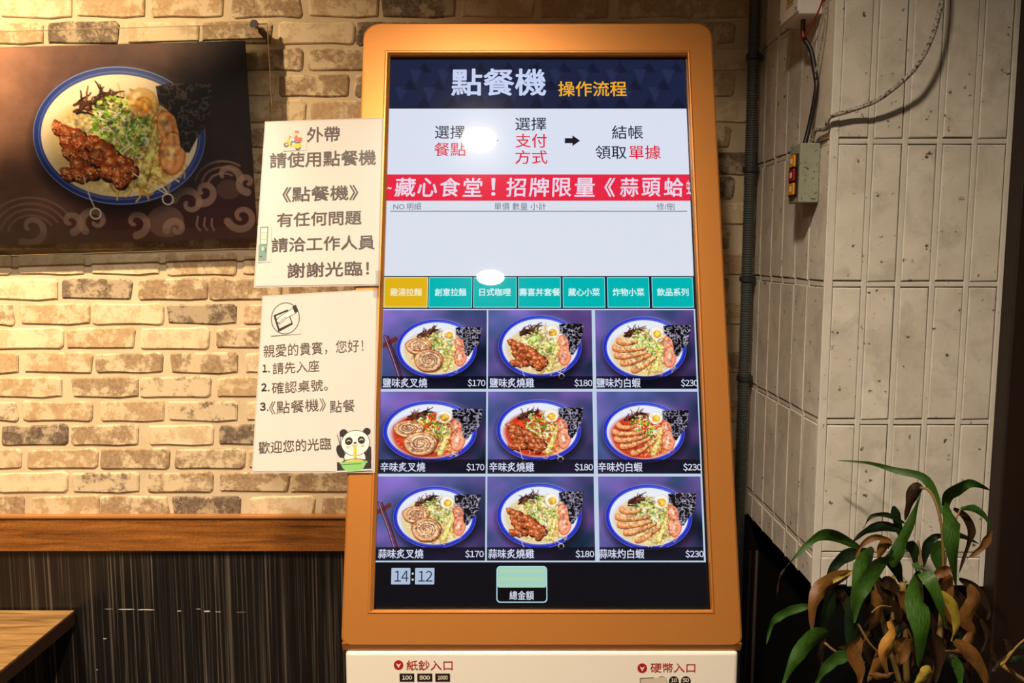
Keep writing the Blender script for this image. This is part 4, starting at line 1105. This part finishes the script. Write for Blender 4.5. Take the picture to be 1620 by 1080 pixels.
tag(tube('grey_wire', [(FX - .006, 1.37, 1.935), (FX - .008, 1.372, 1.88), (FX - .010, 1.385, 1.83), (FX - .012, 1.396, 1.80)], .0014, M['cable'], n=8), 'thin grey wire hanging from trunking behind the black cable', 'wire')
sb_ = thing('switch_box', (FX, 1.41, 1.60), 'speckled grey-green metal switch box with three buttons on pillar', 'switch box')
Q = Plane((0, 1.39, 0), (1, 0, 0), (0, 0, 1)); zt = Q.w(1270, 226).z; zl = Q.w(1270, 320).z
box('housing', (FX - .034, 1.39, zl), (FX - .0005, 1.440, zt), M['speckle'], sb_, bev=.0015)
box('button_plate', (FX - .0365, 1.395, zl + .012), (FX - .0342, 1.436, zt - .016), M['rubber'], sb_, bev=.0008)
hh = (zt - zl - .028) / 3
for k in range(3):
    z = zl + .012 + hh * (k + .5)
    bt = box('button', (FX - .0400, 1.403, z - .010), (FX - .0366, 1.428, z + .010), M['btn_red' if k == 1 else 'btn_orange'], sb_, bev=.001)
    tag(bt, 'red button' if k == 1 else 'orange button')
    box('button_symbol', (FX - .0404, 1.411, z - .0045), (FX - .04005, 1.420, z + .0045), M['boxwhite'], bt, bev=.0003)
T0 = (FX - .020, 1.412, zt - .002)
tag(tube('black_cable', [(FX - .020, 1.44, 1.902), (FX - .020, 1.436, 1.872), (FX - .010, 1.425, 1.845), (FX - .006, 1.410, 1.80), (FX - .006, 1.405, 1.775), (FX - .012, 1.412, 1.72), T0], .0040, M['rubber'], n=10), 'black cable from junction box down to the switch box', 'cable')
C = Plane((0, 1.325, 0), (1, 0, 0), (0, 0, 1))
pts = [(FX - .009, 1.408, zt - .002), (FX - .010, 1.392, zt + .020), (FX - .006, 1.352, C.w(1300, 195).z - .004)]
for (x, y, d) in ((1312, 186, 1.338), (1345, 175, 1.335), (1385, 160, 1.325), (1420, 135, 1.315), (1450, 105, 1.305), (1472, 65, 1.300), (1486, 20, 1.298), (1494, -30, 1.298), (1497, -90, 1.30)):
    P_ = Plane((0, d, 0), (1, 0, 0), (0, 0, 1)); pts.append(P_.w(x, y))
top = pts[-1]; pts += [Vector((top.x, 1.30, top.z + .2)), Vector((top.x, 1.30, CEIL))]
tag(tube('grey_cable', pts, .0036, M['cable'], n=10, sub=8), 'grimy grey cable curving up across the pillar front from switch box', 'cable')

# ------------------------------------------------------------------ plants
def leaf(pts, w, mat, d, parent, name='leaf', fold=.25, side=1):
    """pts in picture pixels at real depth d (list or number); a folded blade that tapers to a point"""
    n = len(pts); ds = d if isinstance(d, (list, tuple)) else [d] * n
    P3 = [Plane((0, dd, 0), (1, 0, 0), (0, 0, 1)).w(*p) for p, dd in zip(pts, ds)]
    C = []; sub = 5
    for i in range(n - 1):
        p0, p1, p2, p3 = P3[max(i - 1, 0)], P3[i], P3[i + 1], P3[min(i + 2, n - 1)]
        for k in range(sub):
            t = k / sub; C.append(.5 * ((2 * p1) + (p2 - p0) * t + (2 * p0 - 5 * p1 + 4 * p2 - p3) * t * t + (3 * p1 - p0 - 3 * p2 + p3) * t ** 3))
    C.append(P3[-1]); m = len(C); wr = w * ds[0] / F; vs = []; fs = []; uv = []
    R = random.Random(len(pts) * 31 + int(pts[0][0] * 7)); tw = R.uniform(-.5, .5)
    for i, c in enumerate(C):
        t = i / (m - 1); dd = (C[min(i + 1, m - 1)] - C[max(i - 1, 0)]).normalized(); view = Vector((0, -1, 0))
        s_ = dd.cross(view); s_ = s_.normalized() if s_.length > .05 else Vector((1, 0, 0)); up = s_.cross(dd).normalized()
        ang = tw * (t - .3); s_ = (s_ * math.cos(ang) + up * math.sin(ang)).normalized()
        ww = wr / 2 * max(.04, min(1, (t / .3) ** .7 * .75 + .25 if t < .3 else 1) * (1 - max(0, (t - .3) / .7) ** 1.55))
        rip = .0012 * math.sin(t * 17 + tw * 9)
        for k, sg in enumerate((-1, -.5, 0, .5, 1)):
            vs.append(c + s_ * ww * sg - up * (fold * ww * (1 - abs(sg)) * -side) + up * rip * sg); uv.append((k / 4, t * 6))
    for i in range(m - 1):
        for k in range(4): a = i * 5 + k; fs.append((a, a + 1, a + 6, a + 5))
    o = mesh(name, vs, fs, mat, parent, True); l = o.data.uv_layers.new(name='UVMap')
    for lp in o.data.loops: l.data[lp.index].uv = uv[lp.vertex_index]
    return o


def cp(L): return [(1150 + x * .3518, 700 + y * .3518) for x, y in L]
PLX, PLY = .57, 1.17
pl = thing('potted_plant', (PLX, PLY, 0), 'leggy potted plant with green and withered brown leaves before the pillar', 'plant')
LV = [
    ('green', [(962, 320), (940, 240), (880, 155), (760, 125), (640, 92), (500, 80)], 36, [1.20, 1.21, 1.22, 1.24, 1.27, 1.30]),
    ('umber', [(880, 203), (845, 212), (822, 270), (800, 352)], 62, 1.22),
    ('green', [(982, 290), (1000, 240), (1060, 197), (1110, 185), (1185, 215)], 62, [1.18, 1.17, 1.15, 1.15, 1.16]),
    ('green', [(985, 275), (1008, 340), (1010, 450), (1030, 645)], 92, [1.18, 1.14, 1.12, 1.14]),
    ('umber', [(1020, 295), (1070, 330), (1100, 390), (1092, 440), (1065, 520), (1040, 600)], 36, 1.21),
    ('green', [(1050, 297), (1110, 295), (1160, 332), (1190, 385)], 30, 1.20),
    ('brown', [(1190, 395), (1150, 470), (1078, 522)], 36, 1.19),
    ('green', [(745, 560), (770, 480), (830, 350), (872, 228)], 62, [1.16, 1.16, 1.18, 1.2]),
    ('dark', [(800, 362), (720, 325), (650, 332), (614, 385)], 22, 1.24),
    ('dark', [(790, 395), (700, 375), (620, 400), (560, 452)], 45, 1.25),
    ('green', [(600, 475), (500, 425), (430, 415), (370, 452), (275, 548)], 50, [1.18, 1.16, 1.14, 1.13, 1.13]),
    ('umber', [(282, 540), (238, 605), (224, 702)], 8, 1.13),
    ('dark', [(640, 484), (540, 508), (480, 562), (442, 622)], 58, 1.22),
    ('brown', [(560, 585), (480, 615), (415, 660), (385, 740), (382, 855)], 74, [1.17, 1.15, 1.13, 1.12, 1.12]),
    ('yellow', [(575, 575), (520, 600), (450, 640), (425, 680)], 20, 1.14),
    ('green', [(660, 488), (620, 540), (590, 640), (562, 760)], 96, [1.16, 1.12, 1.10, 1.10]),
    ('green', [(730, 526), (660, 580), (600, 680), (572, 810)], 84, [1.14, 1.10, 1.08, 1.08]),
    ('dark', [(600, 660), (565, 780), (548, 960)], 84, 1.12),
    ('green', [(385, 732), (300, 750), (235, 782), (200, 822), (178, 905)], 42, 1.14),
    ('green', [(455, 860), (380, 882), (310, 965), (250, 1090)], 86, [1.12, 1.09, 1.07, 1.06]),
    ('green', [(570, 958), (500, 968), (440, 1020), (392, 1100)], 62, 1.08),
    ('green', [(872, 585), (850, 700), (872, 850), (860, 1010)], 108, [1.14, 1.09, 1.07, 1.08]),
    ('green', [(838, 543), (900, 600), (950, 700), (982, 835)], 60, [1.13, 1.09, 1.08, 1.09]),
    ('yellow', [(960, 668), (1012, 730), (1030, 820), (1008, 892)], 44, 1.10),
    ('brown', [(1000, 590), (980, 650), (1000, 760), (1040, 860)], 76, 1.13),
    ('brown', [(1085, 640), (1110, 700), (1068, 790), (1100, 850), (1045, 905)], 66, 1.12),
    ('umber', [(1045, 610), (1120, 660), (1175, 750), (1165, 805)], 40, 1.15),
    ('tan', [(725, 800), (745, 860), (700, 940), (725, 1050)], 64, [1.11, 1.06, 1.05, 1.06]),
    ('brown', [(600, 875), (572, 950), (600, 1030), (592, 1110)], 66, 1.07),
    ('umber', [(650, 590), (695, 670), (755, 760), (800, 870)], 76, 1.17),
    ('brown', [(745, 450), (670, 425), (600, 470), (580, 545)], 28, 1.14),
    ('brown', [(742, 450), (705, 460), (678, 530)], 56, 1.15),
    ('umber', [(920, 860), (955, 950), (935, 1090)], 70, 1.11),
    ('brown', [(1020, 888), (1095, 945), (1150, 1030), (1172, 1110)], 60, 1.08),
    ('brown', [(1010, 570), (960, 585), (905, 620)], 50, 1.12),
    ('dark', [(748, 285), (768, 360), (795, 480)], 40, 1.25),
    ('dark', [(880, 560), (905, 460), (935, 425), (1000, 412)], 44, 1.24),
    ('dark', [(960, 415), (1050, 418), (1135, 455)], 26, 1.25),
    ('green', [(955, 440), (948, 520), (975, 610)], 62, 1.2),
    ('brown', [(745, 890), (690, 970), (632, 1075)], 60, 1.1),
    ('brown', [(770, 880), (800, 930), (780, 1000)], 70, 1.12),
    ('yellow', [(905, 1000), (880, 1050), (830, 1100)], 50, 1.07),
    ('green', [(1020, 960), (1045, 1030), (1050, 1110)], 44, 1.06),
    ('umber', [(1140, 790), (1172, 870), (1140, 955)], 26, 1.13),
    ('umber', [(495, 665), (525, 700), (535, 760)], 46, 1.16),
    ('brown', [(1105, 850), (1060, 930), (980, 935)], 34, 1.1),
    ('brown', [(775, 670), (820, 740), (835, 840)], 60, 1.14),
    ('dark', [(470, 640), (455, 760), (425, 860)], 54, 1.15),
    ('dark', [(800, 460), (840, 480), (850, 580)], 52, 1.19), ('dark', [(720, 500), (760, 560), (790, 650)], 60, 1.18),
    ('umber', [(620, 740), (650, 760), (600, 850)], 40, 1.15), ('brown', [(640, 1040), (700, 1050), (760, 1030)], 30, 1.06),
    ('umber', [(850, 980), (900, 1000), (880, 1100)], 60, 1.12), ('umber', [(1000, 960), (1060, 1010), (1100, 1110)], 60, 1.11),
    ('umber', [(440, 880), (420, 950), (430, 1020)], 30, 1.12), ('brown', [(820, 880), (850, 930), (830, 1020)], 46, 1.13), ('umber', [(690, 620), (740, 640), (790, 700)], 60, 1.16)]
RL = random.Random(21)
for k in range(34):
    x0 = RL.uniform(560, 1120); y0 = RL.uniform(640, 960); a = RL.uniform(.7, 2.4); L_ = RL.uniform(110, 230); b_ = RL.uniform(-.8, .8)
    q = [(x0, y0)]
    for j in range(3):
        q.append((q[-1][0] + L_ / 3 * math.cos(a), q[-1][1] + L_ / 3 * math.sin(a))); a += b_ * .6
    LV.append((RL.choice(['umber', 'umber', 'brown', 'umber', 'dark', 'brown']), q, RL.uniform(34, 62), RL.uniform(1.15, 1.24)))
for i, (m_, L, w_, d) in enumerate(LV):
    leaf(cp(L), w_ * .3518 * 1.12, M['leaf_' + m_], d, pl, fold=.22 if m_ in ('green', 'dark') else .45, side=1 if i % 2 else -1)


def wp(x, y, d): return Plane((0, d, 0), (1, 0, 0), (0, 0, 1)).w(1150 + x * .3518, 700 + y * .3518)
PZT = .60
for (L, r) in (([(870, 203, 1.21), (905, 212, 1.2), (940, 270, 1.19), (968, 400, 1.18), (975, 640, 1.18)], .0022), ([(750, 600, 1.17), (745, 800, 1.17), (770, 1000, 1.17)], .003), ([(790, 630, 1.16), (800, 860, 1.16), (810, 1080, 1.17)], .005),
               ([(975, 600, 1.18), (960, 850, 1.17), (900, 1090, 1.17)], .005), ([(640, 520, 1.17), (700, 800, 1.17), (780, 1090, 1.17)], .004), ([(740, 740, 1.12), (690, 735, 1.10), (650, 765, 1.10)], .0012), ([(590, 815, 1.09), (640, 900, 1.09), (700, 960, 1.1)], .0016),
               ([(440, 900, 1.1), (500, 945, 1.1), (620, 990, 1.12)], .0018), ([(860, 440, 1.2), (880, 560, 1.19)], .0018), ([(1050, 300, 1.2), (1000, 420, 1.19), (975, 600, 1.18)], .0014)):
    tube('stem', [wp(*q) for q in L], r, M['cane'], pl, n=8)
for k in range(4):
    a = wp((770, 810, 900, 780)[k], 1085, 1.17); tube('cane', [a, (a.x * .5 + PLX * .5, 1.17, .74), (PLX - .03 + .02 * k, PLY + .01 * (k % 2), PZT - .03)], .006, M['cane'], pl, n=8)


def pot(t, x, y, zt, r):
    n = 32; pr = [(0, 0), (r * .78, 0), (r * .80, .01), (r * .98, zt - .04), (r * 1.06, zt - .038), (r * 1.06, zt), (r * .98, zt), (r * .95, zt - .03), (0, zt - .03)]; vs = []; fs = []
    for rr, zz in pr[1:-1]: vs += [(x + rr * math.cos(2 * math.pi * i / n), y + rr * math.sin(2 * math.pi * i / n), zz) for i in range(n)]
    for j in range(len(pr) - 3): fs += [(j * n + i, j * n + (i + 1) % n, (j + 1) * n + (i + 1) % n, (j + 1) * n + i) for i in range(n)]
    fs.append(tuple(range(n))[::-1]); mesh('pot', vs, fs, M['pot'], t)
    cyl('soil', (x, y, zt - .05), (0, 0, 1), r * .94, .02, M['soil'], t)


pot(pl, PLX, PLY, PZT, .13)
p2 = thing('potted_plant', (.87, 1.06, 0), 'small sparse plant at the far right beside the dark wood', 'plant')
for (m_, L, w_, d) in (('yellow', [(1230, 1000), (1280, 940), (1340, 885)], 12, 1.06), ('umber', [(1275, 960), (1230, 1000), (1190, 1030)], 50, 1.07), ('umber', [(1270, 950), (1265, 905), (1240, 880)], 30, 1.07),
                     ('dark', [(1270, 990), (1320, 970), (1380, 980)], 40, 1.05), ('umber', [(1250, 990), (1290, 1040), (1330, 1100)], 16, 1.05), ('umber', [(1230, 1010), (1200, 960), (1190, 920)], 22, 1.08), ('dark', [(1300, 930), (1340, 920), (1390, 940)], 30, 1.06)):
    leaf(cp(L), w_ * .3518, M['leaf_' + m_], d, p2)
a = wp(1240, 1000, 1.06); tube('stem', [a, (.86, 1.06, .78), (.87, 1.06, .52)], .003, M['cane'], p2, n=8)
tube('stem', [wp(1345, 880, 1.06), wp(1300, 920, 1.06), a], .0014, M['cane'], p2, n=8)
pot(p2, .87, 1.06, .55, .10)
